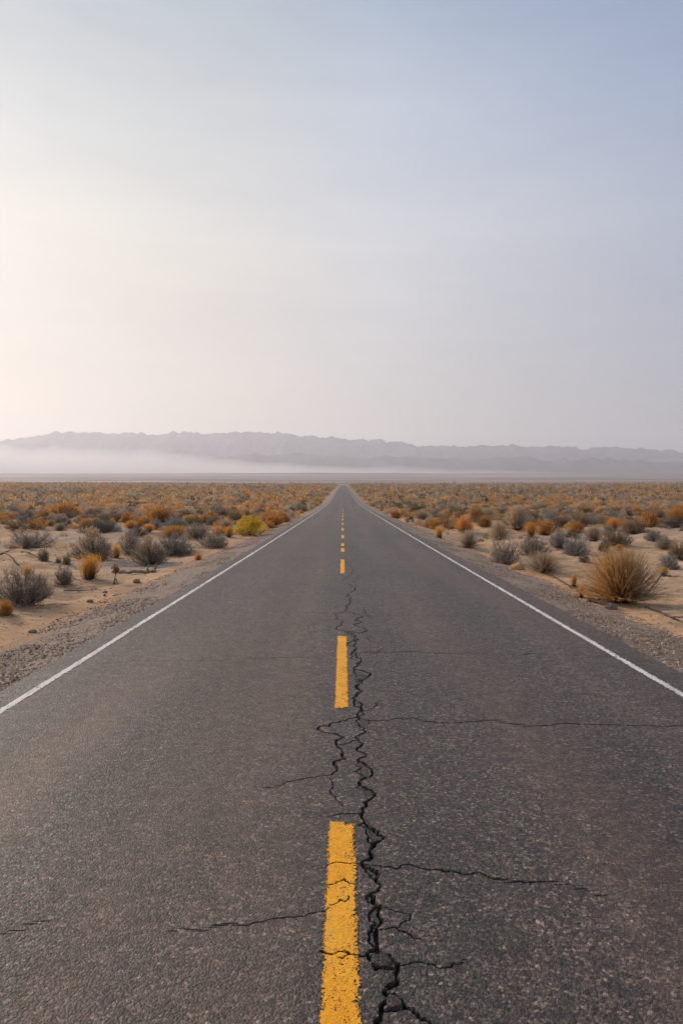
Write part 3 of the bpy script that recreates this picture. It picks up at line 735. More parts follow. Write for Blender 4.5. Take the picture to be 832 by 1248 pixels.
def broom(seed, lo, hi, base=(.06, .05, .035), r=.65, n=700, wid=.011, spread=.42, fluff=5, tone2=None, wood=(.055, .042, .034), fl=(.05, .013), lean=(0, 0), ragged=.45, wobble=.03):
    """upright fan of fine stalks, one unit tall"""
    g = np.random.default_rng(seed); lo, hi, base = map(np.array, (lo, hi, base))
    ph = g.uniform(0, 2 * math.pi, n); th = np.minimum(np.abs(g.normal(0, spread, n)) + g.uniform(0, .12, n), 1.25)
    env = np.sqrt((np.sin(th) * r * 1.25) ** 2 + np.cos(th) ** 2)
    L = env * (1.08 - ragged * g.uniform(0, 1, n) ** 1.6) * (.82 + .3 * noise(np.cos(ph) * th * 2.5 + 4, np.sin(ph) * th * 2.5, seed))
    dirv = np.stack([np.sin(th) * np.cos(ph) + lean[0], np.sin(th) * np.sin(ph) + lean[1], np.cos(th)], 1)
    clump = g.integers(0, 26, n); cc = np.stack([g.normal(0, .075, 26), g.normal(0, .075, 26)], 1)[clump]
    B = np.stack([cc[:, 0] + dirv[:, 0] * .06, cc[:, 1] + dirv[:, 1] * .06, np.full(n, -.02)], 1)
    wob = g.normal(size=(n, 3)) * wobble; wob[:, 2] = 0
    pts = []
    for k, t in enumerate((0, .33, .68, 1.0)):
        p = B + dirv * (L * t)[:, None] + wob * t * t * 2.0
        p[:, 2] += -.10 * t * t * np.sin(th) * L + .05 * np.sin(th) * t * (1 - t)
        p[:, 2] = np.maximum(p[:, 2], .004 + .0 * t)
        pts.append(p)
    Bn = norm(np.cross(dirv, g.normal(size=(n, 3))))
    wds = [wid * .9, wid, wid * .8, wid * .2]
    V = np.stack([x for k in range(4) for x in (pts[k] - Bn * wds[k] * .5, pts[k] + Bn * wds[k] * .5)], 1)
    c1 = lerp(lo, hi, g.beta(1.6, 1.6, n))
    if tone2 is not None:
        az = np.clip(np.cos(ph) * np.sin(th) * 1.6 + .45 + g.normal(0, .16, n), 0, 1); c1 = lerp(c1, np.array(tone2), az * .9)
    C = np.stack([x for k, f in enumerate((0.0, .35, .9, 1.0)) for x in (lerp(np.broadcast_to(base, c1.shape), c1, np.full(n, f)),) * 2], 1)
    b = (np.arange(n) * 8)[:, None]
    Q = np.concatenate([b + np.array([[2 * k, 2 * k + 1, 2 * k + 3, 2 * k + 2]]) for k in range(3)])
    parts = [(V.reshape(-1, 3), Q, C.reshape(-1, 3))]
    if fluff:
        j = np.repeat(np.arange(n), fluff); m = len(j); q = g.uniform(.45, 1.0, m)
        P = lerp(pts[1][j], pts[3][j], (q - .33) / .67); P = P + g.normal(size=(m, 3)) * .008
        A = norm((pts[3] - pts[2])[j] / L[j][:, None] * 3 + g.normal(size=(m, 3)) * .45)
        v, qd = leaves(P, A, fl[0] * g.uniform(.6, 1.4, m), fl[1] * g.uniform(.6, 1.4, m), g)
        cj = c1[j] * g.uniform(.75, 1.25, (m, 1))
        parts.append((v, qd, np.repeat(cj, 4, 0)))
    f = join(parts)
    k = 46; a = g.uniform(0, 6.28, k); e = g.uniform(.1, 1.0, k)
    d = np.stack([np.sin(e) * np.cos(a), np.sin(e) * np.sin(a), np.cos(e)], 1); l = g.uniform(.18, .5, k)
    P0 = np.stack([g.normal(0, .06, k), g.normal(0, .06, k), np.full(k, -.02)], 1)
    v, q = tubes(P0, P0 + d * l[:, None], np.full(k, .014), np.full(k, .004))
    return (v, q, np.broadcast_to(np.array(wood), v.shape)), f

KIND = {   # maker, arguments, everyday name
 'sage':   ('grey_shrub', lambda s: mound(s, (.29, .235, .19), (.56, .475, .395))),
 'sagegold': ('grey_shrub', lambda s: mound(s, (.28, .22, .17), (.54, .44, .34), tip=(.66, .39, .13), upright=.3)),
 'teal':   ('grey_shrub', lambda s: mound(s, (.22, .21, .19), (.44, .42, .38))),
 'dark':   ('dark_shrub', lambda s: mound(s, (.11, .097, .085), (.26, .225, .195))),
 'brown':  ('brown_shrub', lambda s: mound(s, (.25, .165, .10), (.46, .32, .20), upright=.3)),
 'tan':    ('tan_shrub', lambda s: broom(s, (.38, .26, .155), (.64, .47, .31), spread=.62, r=.8, n=900, tone2=(.36, .29, .23), fluff=7)),
 'rust':   ('orange_shrub', lambda s: mound(s, (.48, .21, .05), (.76, .39, .11), upright=.5, lump=.44, leaf=(.06, .014), wood=(.08, .05, .035))),
 'rustbroom': ('orange_shrub', lambda s: broom(s, (.52, .24, .065), (.78, .41, .13), spread=.5, r=.75, n=750, fluff=8)),
 'gold':   ('golden_grass_tuft', lambda s: broom(s, (.66, .33, .06), (.85, .50, .14), base=(.09, .085, .055), spread=.24, r=.5, n=420, fluff=5)),
 'yellow': ('yellow_shrub', lambda s: mound(s, (.62, .42, .018), (.90, .62, .03), upright=.2, leaf=(.05, .017), n_main=80, nl=11)),
 'olive':  ('olive_shrub', lambda s: mound(s, (.19, .155, .065), (.36, .29, .12))),
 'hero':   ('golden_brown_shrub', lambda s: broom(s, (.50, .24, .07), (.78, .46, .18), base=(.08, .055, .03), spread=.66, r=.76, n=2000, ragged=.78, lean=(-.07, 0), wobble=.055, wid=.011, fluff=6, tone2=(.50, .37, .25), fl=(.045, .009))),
}
SHORT = {'sage': 3, 'teal': 2, 'dark': 2, 'tan': 3, 'rust': 3, 'rustbroom': 2, 'brown': 2}
PROTO = {}
def proto(kind, v):
    v = v % SHORT.get(kind, 1) if kind in SHORT else 0
    if (kind, v) not in PROTO:
        nm, fn = KIND[kind]
        st, fo = fn(1000 + 17 * v + 101 * sorted(KIND).index(kind))
        allv = np.concatenate([fo[0]])
        hgt = np.percentile(allv[:, 2], 99.5); half = np.percentile(np.abs(allv[:, 0]), 98)
        PROTO[(kind, v)] = (mesh_np('stems', st[0], st[1], [FOL], colors=st[2]), mesh_np('foliage', fo[0], fo[1], [FOL], colors=fo[2]), hgt, half)
    return PROTO[(kind, v)]

def shrub(kind, x, y, height, width, label, group, v, rz=None, base=None):
    ms, mf, hg, half = proto(kind, v)
    e = bpy.data.objects.new(base or KIND[kind][0], None); COL.objects.link(e)
    e.empty_display_size = .1
    e.location = (x, y, float(ground_z(x, y)) - .015)
    sx = width * .5 / half; sz = height / hg
    e.scale = (sx, sx, sz); e.rotation_euler = (0, 0, random.uniform(0, 6.28) if rz is None else rz)
    e['label'] = label; e['category'] = 'grass tuft' if 'grass' in KIND[kind][0] else 'shrub'; e['group'] = group
    add('stems', ms, e); add('foliage', mf, e)
    return e

G1 = 'shrubs on the sand beside the road'
HERO = [ # kind, px centre, top, base, width px, label
 ('sage', 24, 692, 736, 66, 'large grey bush at the left edge on a sand drift near the gravel'),
 ('gold', 33, 688, 706, 14, 'thin golden tuft poking up behind the large grey bush at the left edge'),
 ('rust', 5, 731, 750, 22, 'low rusty brown clump below the large grey bush at the left edge'),
 ('sage', 77, 690, 713, 21, 'small round grey bush alone on bare sand, left of the golden grass tuft'),
 ('gold', 108, 675, 707, 27, 'upright golden orange grass tuft with dark green foot on bare sand, left of the road'),
 ('sagegold', 113, 643, 682, 50, 'big grey bush with golden tips right behind the golden orange grass tuft'),
 ('dark', 118, 633, 649, 46, 'wide dark grey mound behind the big golden tipped bush'),
 ('sage', 35, 644, 667, 52, 'wide grey bush across the open sand near the left edge, tiny dark bush before it'),
 ('dark', 31, 653, 669, 11, 'tiny dark twiggy bush standing before the wide grey bush on the left'),
 ('dark', 53, 667, 683, 13, 'small dark upright bush on bare sand between two grey bushes at far left'),
 ('olive', 81, 674, 688, 10, 'little olive bush on the sand left of the golden orange grass tuft top'),
 ('dark', 71, 678, 686, 7, 'tiny black twiggy sprig left of the little olive bush'),
 ('rust', 77, 612, 630, 33, 'wide orange mound behind the strip of open sand on the far left'),
 ('teal', 53, 628, 639, 8, 'small grey bush left of a pair below the wide orange mound at left'),
 ('teal', 71, 628, 639, 11, 'small blue grey bush in the row under the wide orange mound at left'),
 ('olive', 62, 633, 641, 9, 'small olive bush between two grey ones under the wide orange mound'),
 ('dark', 84, 633, 640, 7, 'tiny dark bush just right below the wide orange mound at left'),
 ('teal', 96, 630, 637, 7, 'tiny round grey bush on open sand right of the wide orange mound'),
 ('olive', 41, 636, 644, 7, 'tiny olive green bush at the left end of the open sand strip'),
 ('brown', 78, 637, 643, 9, 'tiny reddish bush on the open sand strip under the grey row'),
 ('brown', 20, 633, 646, 28, 'reddish grey bush near the left edge behind the wide grey one'),
 ('dark', 33, 622, 633, 16, 'dark bush behind the reddish grey bush near the left edge'),
 ('teal', 3, 625, 635, 10, 'grey bush cut by the left edge level with the wide orange mound'),
 ('sage', 159, 646, 676, 28, 'tall brownish grey bush right of the big golden tipped one'),
 ('gold', 141, 663, 680, 13, 'yellowish upright tuft between the golden tipped bush and the brownish grey bush'),
 ('sagegold', 182, 655, 689, 44, 'tan tipped grey bush nearest the gravel edge on the left, on pale sand'),
 ('teal', 210, 651, 678, 46, 'large blue grey double bush near the left gravel edge'),
 ('rust', 192, 617, 637, 34, 'big bright orange mound in the scrub above the large blue grey double bush'),
 ('teal', 189, 633, 645, 17, 'round grey bush under the big bright orange mound on the left'),
 ('teal', 214, 631, 646, 28, 'grey green bush right below the big bright orange mound'),
 ('sage', 167, 624, 637, 18, 'grey bush left of the big bright orange mound'),
 ('rust', 154, 626, 638, 15, 'small orange bush left of the grey bush beside the big orange mound'),
 ('rustbroom', 210, 642, 657, 42, 'low orange strip of bush right behind the large blue grey double bush'),
 ('sage', 240, 638, 656, 31, 'grey bush behind the low orange strip, left of the yellow bush'),
 ('sage', 260, 647, 668, 34, 'grey bush at the gravel edge, nearest left of the yellow bush'),
 ('dark', 131, 633, 647, 23, 'dark bush behind the gap right of the wide dark grey mound'),
 ('dark', 166, 639, 653, 26, 'dark bush at the back of the tall brownish grey bush'),
 ('rustbroom', 241, 674, 684, 11, 'little orange tuft at the left gravel edge right of the blue grey double bush'),
 ('yellow', 305, 629, 653, 40, 'bright yellow bush at the left roadside'),
 ('rust', 332, 622, 636, 19, 'orange bush at the roadside just beyond the bright yellow bush'),
 ('tan', 274, 633, 650, 28, 'tan bush just left of the bright yellow bush'),
 ('rustbroom', 265, 642, 653, 17, 'rusty tan tuft behind the grey bush at the left gravel edge'),
 ('dark', 270, 618, 631, 18, 'dark bush in the scrub left above the bright yellow bush'),
 ('brown', 287, 623, 638, 21, 'brown bush behind the tan bush, left above the bright yellow bush'),
 ('gold', 279, 641, 655, 12, 'yellowish tuft at the left foot of the bright yellow bush'),
 ('dark', 298, 621, 631, 10, 'dark little bush right above the bright yellow bush'),
 ('dark', 317, 618, 628, 13, 'dark bush in the scrub behind the bright yellow bush, to its right'),
 ('tan', 350, 620, 631, 23, 'tan bush at the left roadside beyond the orange one'),
 ('olive', 369, 609, 620, 12, 'grey green bush far along the left roadside'),
 ('yellow', 387, 606, 614, 12, 'far yellow green bush where the left edge line bends up the rise'),
 # right side
 ('rustbroom', 566, 628, 650, 26, 'orange bush behind the tan bush on a dark trunk, right of the road'),
 ('tan', 571, 646, 668, 30, 'tan bush on a short dark trunk at the right gravel edge'),
 ('rust', 580, 616, 636, 17, 'tall bright orange bush behind the orange and tan pair, right of the road'),
 ('rust', 591, 628, 642, 21, 'brownish orange bush right of the tall bright orange one'),
 ('gold', 535, 641, 656, 11, 'small yellow tuft with a dark foot at the right gravel edge'),
 ('olive', 509, 612, 625, 21, 'olive bush in the scrub right of the road, first one beyond the gravel'),
 ('tan', 515, 621, 633, 25, 'tan orange bush in front of the olive bush, right of the road'),
 ('rust', 482, 621, 632, 12, 'small orange brown bush at the right roadside, far along'),
 ('brown', 541, 627, 643, 17, 'grey brown bush left of the orange bush, behind the small yellow tuft'),
 ('tan', 522, 630, 643, 22, 'pale tan low bush at the right gravel edge before the olive bush'),
 ('tan', 631, 617, 647, 29, 'tall bush with dark upright stalks in the scrub on the right'),
 ('tan', 608, 635, 658, 28, 'tan bush below left of the tall one with dark stalks'),
 ('rust', 664, 633, 652, 21, 'bright orange bush right of the tall one with dark stalks'),
 ('rustbroom', 647, 637, 655, 17, 'tan orange tuft touching the bright orange bush on its left'),
 ('sage', 616, 656, 688, 35, 'grey bush at the right gravel edge beside the orange sandstone lump'),
 ('sage', 651, 653, 678, 37, 'grey bush behind the sandstone lump, second from the right gravel edge'),
 ('tan', 663, 673, 698, 48, 'low pale tan bush at the right gravel edge beside two golden sprigs'),
 ('teal', 682, 648, 669, 24, 'blue grey bush behind the gap, left of its darker twin on the right'),
 ('teal', 702, 654, 678, 31, 'blue grey bush with open sand on its right, above the tiny dark ball'),
 ('dark', 712, 674, 685, 13, 'tiny dark ball of a bush on open sand, right side'),
 ('rust', 706, 636, 650, 21, 'brown orange bush with a dark foot on open sand, right side'),
 ('brown', 684, 630, 642, 20, 'brown bush right behind the bright orange bush on the right'),
 ('teal', 671, 621, 636, 20, 'grey green bush in the scrub above the bright orange bush, right side'),
 ('gold', 699, 697, 715, 8, 'upper of two golden sprigs at the right gravel edge'),
 ('gold', 708, 712, 729, 9, 'lower of two golden sprigs at the right gravel edge'),
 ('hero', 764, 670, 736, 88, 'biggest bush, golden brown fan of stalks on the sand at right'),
 ('brown', 753, 646, 667, 32, 'grey brown bush on open sand right above the biggest golden brown bush'),
 ('dark', 736, 658, 672, 14, 'small dark bush left of the grey brown bush on open sand'),
 ('tan', 724, 640, 660, 29, 'wide tan bush behind the small dark bush on the right sand'),
 ('teal', 741, 640, 652, 15, 'small blue grey bush against the right end of the wide tan bush'),
 ('brown', 773, 633, 651, 33, 'wide brown bush in the scrub right of the wide tan bush'),
 ('rust', 793, 622, 643, 19, 'tall orange bush right of the wide brown bush'),
 ('rust', 797, 617, 628, 16, 'orange bush behind the tall orange one on the right'),
 ('rustbroom', 825, 619, 639, 23, 'large orange tan bush cut by the right edge of the photo'),
 ('teal', 797, 646, 660, 22, 'blue grey bush on pale sand near the right edge'),
 ('sage', 810, 652, 670, 20, 'grey bush touching the brownish one at the right edge'),
 ('brown', 829, 659, 682, 24, 'brownish bush cut by the right edge, above the biggest bush'),
 ('teal', 816, 676, 694, 21, 'blue grey bush just behind the biggest bush on its right'),
 ('gold', 809, 690, 702, 13, 'small yellow tuft at the right flank of the biggest bush'),
 ('rustbroom', 754, 663, 672, 12, 'small flat orange tuft on the sand above the biggest bush'),
 ('rustbroom', 747, 632, 647, 21, 'orange tan bush behind the wide tan bush on the right'),
 ('dark', 764, 619, 629, 11, 'dark little bush in the scrub left of an orange one, right side'),
 ('rust', 776, 617, 628, 15, 'orange bush in the scrub between a dark one and the tall orange one'),
]
occupied = []
for k, (kind, px, top, base, wpx, lab) in enumerate(HERO):
    x, y = on_ground(px, base)
    s_ = (EDGE_L - x) if x < 0 else (x - EDGE_R)
    h = (base - top) * y / F * 1.03; wd = wpx * y / F
    shrub(kind, x, y + wd * .15, h, wd, lab, G1, k, rz=(0 if kind == 'hero' else None))
    occupied.append((x, y, wd * .5))

# ------------------------------------------------------------------ scrub between: nearest ones each on their own, the rest as one mass
PAL = {'rust': ((.42, .185, .045), (.70, .36, .105)), 'tan': ((.38, .26, .155), (.62, .45, .29)), 'sage': ((.29, .235, .19), (.56, .475, .395)), 'dark': ((.08, .068, .058), (.18, .152, .13)),
       'brown': ((.26, .17, .10), (.46, .32, .20)), 'olive': ((.20, .16, .07), (.38, .30, .13)), 'teal': ((.22, .21, .19), (.42, .40, .36))}
def scatter(d0, d1, n):
    u = rng.uniform(0, 1, n); y = np.sqrt(d0 ** 2 + u * (d1 ** 2 - d0 ** 2))
    x = rng.uniform(-.62, .62, n) * y
    return x, y
def sidekinds(x, y):
    pn = fbm(x * .045, y * .03, 3, 600); u = rng.uniform(0, 1, len(x)); left = x < 0
    orange = np.where(left, .31, .19) * (.4 + 1.4 * smooth(.35, .65, pn))
    ks = np.full(len(x), 'sage', dtype=object)
    ks[u < .86] = 'brown'; ks[u < orange + .40] = 'tan'; ks[u < orange + .20] = 'olive'
    ks[(u < orange + .13)] = 'teal'; ks[u < orange] = 'rust'; ks[u > .85] = 'dark'
    return ks
cand = []
x, y = scatter(24, 150, 15000)
dens = smooth(26, 56, y + (fbm(x * .09, y * .05, 3, 610) - .5) * 46 - np.where(x > 0, 6, 0))
s_ = np.where(x < 0, EDGE_L - x, x - EDGE_R)
clear = (s_ > 1.5) & (rng.uniform(0, 1, len(x)) < np.maximum(dens, .045) * (.28 + .72 * smooth(.36, .52, fbm(x * .11, y * .055, 3, 640)) * np.where(y > 60, .85, 1.0)))
x, y = x[clear], y[clear]
sz = np.clip(rng.lognormal(-.52, .36, len(x)), .25, 1.05 + .3 * smooth(60, 110, y))
sz = np.where(y < 44, sz * .5, sz)
# keep a little room between neighbours and round the bushes placed one by one
o = np.argsort(y); x, y, sz = x[o], y[o], sz[o]
keep = []; cells = {}
for px_, py_, r_ in occupied: cells.setdefault((int(px_ // 2), int(py_ // 2)), []).append((px_, py_, r_ * 1.1))
for i in range(len(x)):
    cxx, cyy = int(x[i] // 2), int(y[i] // 2); ok = True
    for a in (-1, 0, 1):
        for b in (-1, 0, 1):
            for q in cells.get((cxx + a, cyy + b), ()):
                if (q[0] - x[i]) ** 2 + (q[1] - y[i]) ** 2 < ((q[2] + sz[i] * .62) * .78) ** 2: ok = False; break
    if ok: keep.append(i); cells.setdefault((cxx, cyy), []).append((x[i], y[i], sz[i] * .62))
x, y, sz = x[keep], y[keep], sz[keep]; ks = sidekinds(x, y)
ks[(y < 44) & (ks == 'rust') & (rng.uniform(0, 1, len(x)) < .75)] = 'tan'
frame = np.abs(x / y) < .505
show = sz / y; show[~frame] = 0
pick = set(np.argsort(-show)[:300 - len(HERO)].tolist())
WORDS = {'rust': 'orange', 'tan': 'tan', 'sage': 'grey', 'dark': 'dark', 'brown': 'brown', 'olive': 'olive', 'teal': 'blue grey'}
for i in sorted(pick):
    kd = ks[i]; side = 'left' if x[i] < 0 else 'right'
    kk = 'rustbroom' if kd == 'rust' and rng.uniform() < .4 else kd
    shrub(kk, x[i], y[i], sz[i] * rng.uniform(.72, 1.0), sz[i] * rng.uniform(1.25, 1.7), 'small %s bush among many in the crowded scrub %s of the road' % (WORDS[kd], side),
          'small %s bushes in the crowded scrub %s of the road' % (WORDS[kd], side), i)

def mass(x, y, sz, ks, K, leaf, g, dull=0.0):
    """leaf-sized faces through the volume of every shrub"""
    n = len(x); lo = np.array([PAL[k][0] for k in ks]); hi = np.array([PAL[k][1] for k in ks])
    D = g.normal(size=(n, K, 3)); D[:, :, 2] = np.abs(D[:, :, 2]); D = norm(D)
    rad = g.uniform(.35, 1, (n, K, 1)) ** .5 * (.55 + .8 * noise(D[:, :, 0] * 2 + np.arange(n)[:, None] * 3.1, D[:, :, 1] * 2 + D[:, :, 2], 5))[..., None]
    W = (sz * g.uniform(.5, 1.0, n))[:, None, None]; H = (sz * g.uniform(.5, 1.1, n))[:, None, None]
    P = D * rad * np.concatenate([W, W, H], 2)
    P[:, :, 0] += x[:, None]; P[:, :, 1] += y[:, None]; P[:, :, 2] += (ground_z(x, y) + .03)[:, None]
    A = norm(D + g.normal(size=(n, K, 3)) * .7 + np.array([0, 0, .6]))
    L = (leaf * sz[:, None] * g.uniform(.6, 1.4, (n, K))).reshape(-1)
    V, Q = leaves(P.reshape(-1, 3), A.reshape(-1, 3), L, L * .5, g, .6)
    mixn = (g.uniform(0, .75, n) ** 1.3)[:, None]; tn = np.array([[.36, .25, .15], [.58, .43, .28]])
    isr = np.array([k == 'rust' for k in ks])[:, None]
    lo = np.where(isr, lo * (1 - mixn) + tn[0] * mixn, lo); hi = np.where(isr, hi * (1 - mixn) + tn[1] * mixn, hi)
    t = g.beta(2, 2, (n, K, 1)); c = lo[:, None] + (hi - lo)[:, None] * t
    c = c * g.uniform(.8, 1.2, (n, 1, 1))
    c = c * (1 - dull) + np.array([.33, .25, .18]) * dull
    return V, Q, np.repeat(c.reshape(-1, 3), 4, 0)
rest = np.array([i for i in range(len(x)) if i not in pick])
parts = []
near = rest[y[rest] < 90]; mid = rest[y[rest] >= 90]
parts.append(mass(x[near], y[near], sz[near], ks[near], 520, .13, rng)); parts.append(mass(x[mid], y[mid], sz[mid], ks[mid], 200, .2, rng))
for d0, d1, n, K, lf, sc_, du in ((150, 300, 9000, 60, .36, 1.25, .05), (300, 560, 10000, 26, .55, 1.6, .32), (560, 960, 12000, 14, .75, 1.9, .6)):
    xx, yy = scatter(d0, d1, n); ss = np.where(xx < 0, EDGE_L - xx, xx - EDGE_R); k = ss > 2.2
    xx, yy = xx[k], yy[k]
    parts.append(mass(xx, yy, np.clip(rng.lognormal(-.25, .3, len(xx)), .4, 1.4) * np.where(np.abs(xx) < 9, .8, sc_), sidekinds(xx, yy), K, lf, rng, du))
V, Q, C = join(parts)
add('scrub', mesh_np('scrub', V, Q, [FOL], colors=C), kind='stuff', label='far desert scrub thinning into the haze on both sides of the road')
print('scrub shrubs', len(x), 'faces', len(Q))

# ------------------------------------------------------------------ dead wood and stones on the sand
def limb(pts, r0, r1, seed, m=WOOD, sides=7):
    P = np.array(pts, float); r = np.random.default_rng(seed)
    t = np.linspace(0, len(P) - 1, (len(P) - 1) * 5 + 1); i = np.minimum(t.astype(int), len(P) - 2); f = (t - i)[:, None]
    C = P[i] * (1 - f) + P[i + 1] * f; C = C + r.normal(size=C.shape) * r0 * .35
    V = []; n = len(C)
    for k in range(n):
        d = norm((C[min(k + 1, n - 1)] - C[max(k - 1, 0)])[None])[0]
        u = norm(np.cross(d, [0, .1, 1])[None])[0]; w_ = np.cross(d, u); rr = (r0 + (r1 - r0) * k / (n - 1)) * r.uniform(.85, 1.15)
        for q in range(sides):
            a = 2 * math.pi * q / sides; V.append(C[k] + (u * math.cos(a) + w_ * math.sin(a)) * rr)
    Q = [[k * sides + q, k * sides + (q + 1) % sides, (k + 1) * sides + (q + 1) % sides, (k + 1) * sides + q] for k in range(n - 1) for q in range(sides)]
    return np.array(V), np.array(Q)
def dead_branch(px_pts, r0, r1, label, twigs=(), lift=.02, seed=0, group='dead branches lying on the sand', mt=None):
    W = []
    for (px, py, z) in px_pts:
        a, b = on_ground(px, py); W.append([a, b, float(ground_z(a, b)) + z])
    o3 = np.array(W[0]); parts = []
    V, Q = limb(np.array(W) - o3, r0, r1, seed); parts.append((V, Q, np.zeros(3)))
    for (k, dx, dy, dz) in twigs:
        p = np.array(W[k]) - o3; V, Q = limb([p, p + np.array([dx, dy, dz]) * .5 + [0, 0, .03], p + np.array([dx, dy, dz])], r1 * 1.1, r1 * .35, seed + k + 1); parts.append((V, Q, np.zeros(3)))
    V, Q, _ = join(parts)
    ob = add('dead_branch', mesh_np('dead_branch', V, Q, [mt or WOOD], smooth_shade=True), label=label, category='branch', group=group)
    ob.location = o3
    return ob
dead_branch([(-6, 679, .05), (6, 681, .22), (16, 685, .12), (23, 689, .0)], .035, .02, 'dark bent dead branch arching over the sand at the left edge', [(1, .3, .2, .1)], seed=3)
dead_branch([(27, 673, .03), (36, 677, .1), (48, 682, .04), (63, 689, .01)], .022, .008, 'thin forked dead branch lying under the small dark upright bush', [(1, .25, .3, .15), (2, -.1, .3, .2)], seed=9)
dead_branch([(146, 699, .04), (160, 700, .06), (180, 698.5, .05), (189, 697, .02)], .055, .035, 'pale fallen log with two short stubs beside the left gravel', [(2, .05, .0, .22), (3, .03, .0, .26)], seed=14, mt=PALEWOOD)
dead_branch([(660, 698, .02), (672, 703, .04), (688, 712, .02), (712, 724, .02), (728, 734, .03)], .022, .012, 'long dark dead stick along the right gravel edge under the golden sprigs', [(1, .2, .3, .08), (3, .3, .2, .1)], seed=21)
dead_branch([(786, 741, .01), (803, 747, .03), (818, 754, .02), (836, 762, .01)], .02, .012, 'thin dark dead stick on bare sand below right of the biggest bush', [(2, .4, -.25, .02)], seed=27)
dead_branch([(716, 733, .02), (728, 736, .05), (740, 740, .06), (752, 741, .02)], .035, .02, 'thick short dead root at the foot of the biggest bush by the gravel', [(1, .2, .25, .1)], seed=33)
dead_branch([(786, 727, .02), (800, 717, .18), (812, 704, .30), (818, 703, .32)], .022, .008, 'bare dark branch reaching out right from under the biggest bush', [(2, .25, .1, .1), (1, .2, .05, .2)], seed=41)
dead_branch([(78, 721, .02), (92, 722, .04), (110, 720, .02), (122, 719, .01)], .012, .005, 'thin dry twig on the sand below the small round grey bush', [(1, .2, .2, .06), (2, .2, -.1, .05)], seed=45)

# dry twigs and plant litter strewn over the sand, thicker near the bushes
nl = 5200
y = 6.5 * (55 / 6.5) ** rng.uniform(0, 1, nl); sd = rng.choice([-1, 1], nl); q = 1.3 + rng.gamma(1.4, 3.0, nl)
x = np.where(sd < 0, EDGE_L - q, EDGE_R + q)
oc = np.array(occupied); kk_ = rng.integers(0, len(oc), nl); near_ = rng.uniform(0, 1, nl) < .62
a_ = rng.uniform(0, 6.28, nl); r_ = oc[kk_, 2] * (.5 + rng.gamma(1.6, .42, nl))
x = np.where(near_, oc[kk_, 0] + np.cos(a_) * r_, x); y = np.where(near_, oc[kk_, 1] + np.sin(a_) * r_, y)
okk = np.where(x < 0, EDGE_L - x, x - EDGE_R) > .9; x, y = x[okk], y[okk]; nl = len(x)
a_ = rng.uniform(0, 6.28, nl); ln = rng.gamma(2.0, .045, nl) + .02
x1, y1 = x + np.cos(a_) * ln, y + np.sin(a_) * ln
P0 = np.stack([x, y, ground_z(x, y) + .006], 1); P1 = np.stack([x1, y1, ground_z(x1, y1) + .006 + rng.uniform(0, .25, nl) * ln], 1)
V, Q = tubes(P0, P1, rng.uniform(.002, .006, nl), rng.uniform(.001, .003, nl))
cl_ = lerp(np.array([.07, .05, .038]), np.array([.34, .23, .14]), rng.beta(1, 1.6, nl))
add('litter', mesh_np('litter', V, Q, [FOL], colors=np.repeat(cl_, 6, 0)), kind='stuff', label='dry twigs and plant litter strewn on the sand')

# dry plant with a brown head on a bare stalk
x, y = on_ground(141, 711); h = 23 * y / F
e = bpy.data.objects.new('dried_plant', None); COL.objects.link(e); e.location = (x, y, float(ground_z(x, y)) - .01)
e['label'] = 'dried plant with a brown bushy head on a forked bare stalk'; e['category'] = 'plant'; e['group'] = G1
pts = [limb([(-.05, 0, 0), (-.01, 0, h * .3), (.01, 0, h * .75)], .016, .01, 51), limb([(.05, .02, 0), (.01, 0, h * .3)], .012, .01, 52), limb([(0, -.05, 0), (0, 0, h * .28)], .012, .008, 53)]
V, Q, _ = join([(v, q, np.zeros(3)) for v, q in pts]); add('stalk', mesh_np('stalk', V, Q, [WOOD], smooth_shade=True), e)
st, fo = mound(77, (.16, .09, .035), (.36, .20, .07), n_main=40, ntw=7, nl=7, leaf=(.17, .05))
hd = add('seed_head', mesh_np('seed_head', fo[0], fo[1], [FOL], colors=fo[2]), e); hd.location = (0, 0, h * .55); hd.scale = (.13, .13, h * .45)

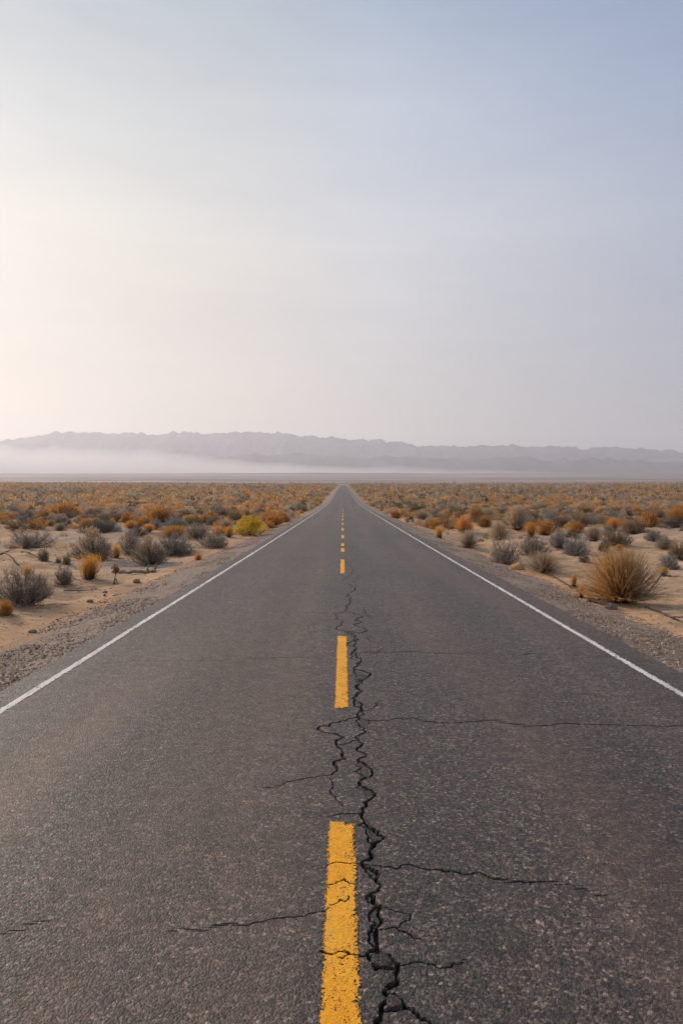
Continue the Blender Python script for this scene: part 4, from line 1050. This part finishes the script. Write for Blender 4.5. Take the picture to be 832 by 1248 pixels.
def stone(name, px, py, wpx, m, label, seed, hr=.5, cat='stone', group='stones lying on the sand'):
    x, y = on_ground(px, py); wd = wpx * y / F; r = np.random.default_rng(seed)
    nu, nv = 18, 11; V = []
    for j in range(nv):
        th = math.pi * j / (nv - 1)
        for i in range(nu):
            a = 2 * math.pi * i / nu; d = np.array([math.sin(th) * math.cos(a), math.sin(th) * math.sin(a), math.cos(th)])
            q = .7 + .6 * float(fbm(np.array([d[0] * 1.4 + seed + d[2]]), np.array([d[1] * 1.4 - d[2] * .8]), 4, seed)[0])
            V.append(d * q * np.array([wd * .5, wd * .4, wd * hr]))
    Q = [[j * nu + i, j * nu + (i + 1) % nu, (j + 1) * nu + (i + 1) % nu, (j + 1) * nu + i] for j in range(nv - 1) for i in range(nu)]
    o = add(name, mesh_np(name, np.array(V), np.array(Q), [m], smooth_shade=False), label=label, category=cat, group=group)
    o.location = (x, y, float(ground_z(x, y)) + wd * hr * .25)
SANDSTONE = mat_sandstone()
stone('sandstone_lump', 631, 694, 19, SANDSTONE, 'smooth orange sandstone lump at the right gravel edge between two bushes', 3, .36)
stone('sandstone_lump', 600, 677, 8, SANDSTONE, 'little pale stone left of the grey bush at the right gravel edge', 5, .5)
stone('stone', 167, 710, 9, STONE, 'dark stone at the sand edge below the fallen log', 7, .4)
stone('stone', 128, 723, 6, STONE, 'small dark stone at the left sand edge further down from the log stone', 9, .4)
stone('stone', 110, 734, 8, STONE, 'greyish stone on the left gravel edge below the golden grass tuft', 11, .35)
stone('stone', 40, 771, 10, STONE, 'flat dark stone in the sand nearest the lower left gravel', 13, .3)
stone('stone', 744, 742, 15, STONE, 'black stone at the foot of the biggest bush beside the right gravel', 15, .35)

# ------------------------------------------------------------------ camera and render
cd = bpy.data.cameras.new('camera'); cd.sensor_fit = 'VERTICAL'; cd.sensor_height = 36; cd.lens = 36 * F / 1248; cd.clip_end = 60000; cd.clip_start = .05
cam = bpy.data.objects.new('camera', cd); COL.objects.link(cam); cam.location = (0, 0, EYE); cam.rotation_euler = (R(90) - PITCH, 0, YAW)
sc.camera = cam
sc.view_settings.view_transform = 'Standard'; sc.view_settings.look = 'None'; sc.view_settings.gamma = 1; sc.view_settings.exposure = 0.46
sc.view_settings.use_curve_mapping = False
sc.render.engine = 'CYCLES'
c = sc.cycles
c.max_bounces = 8; c.diffuse_bounces = 6; c.glossy_bounces = 2; c.transmission_bounces = 3; c.volume_bounces = 5; c.transparent_max_bounces = 8
c.use_denoising = True; c.sample_clamp_indirect = 5
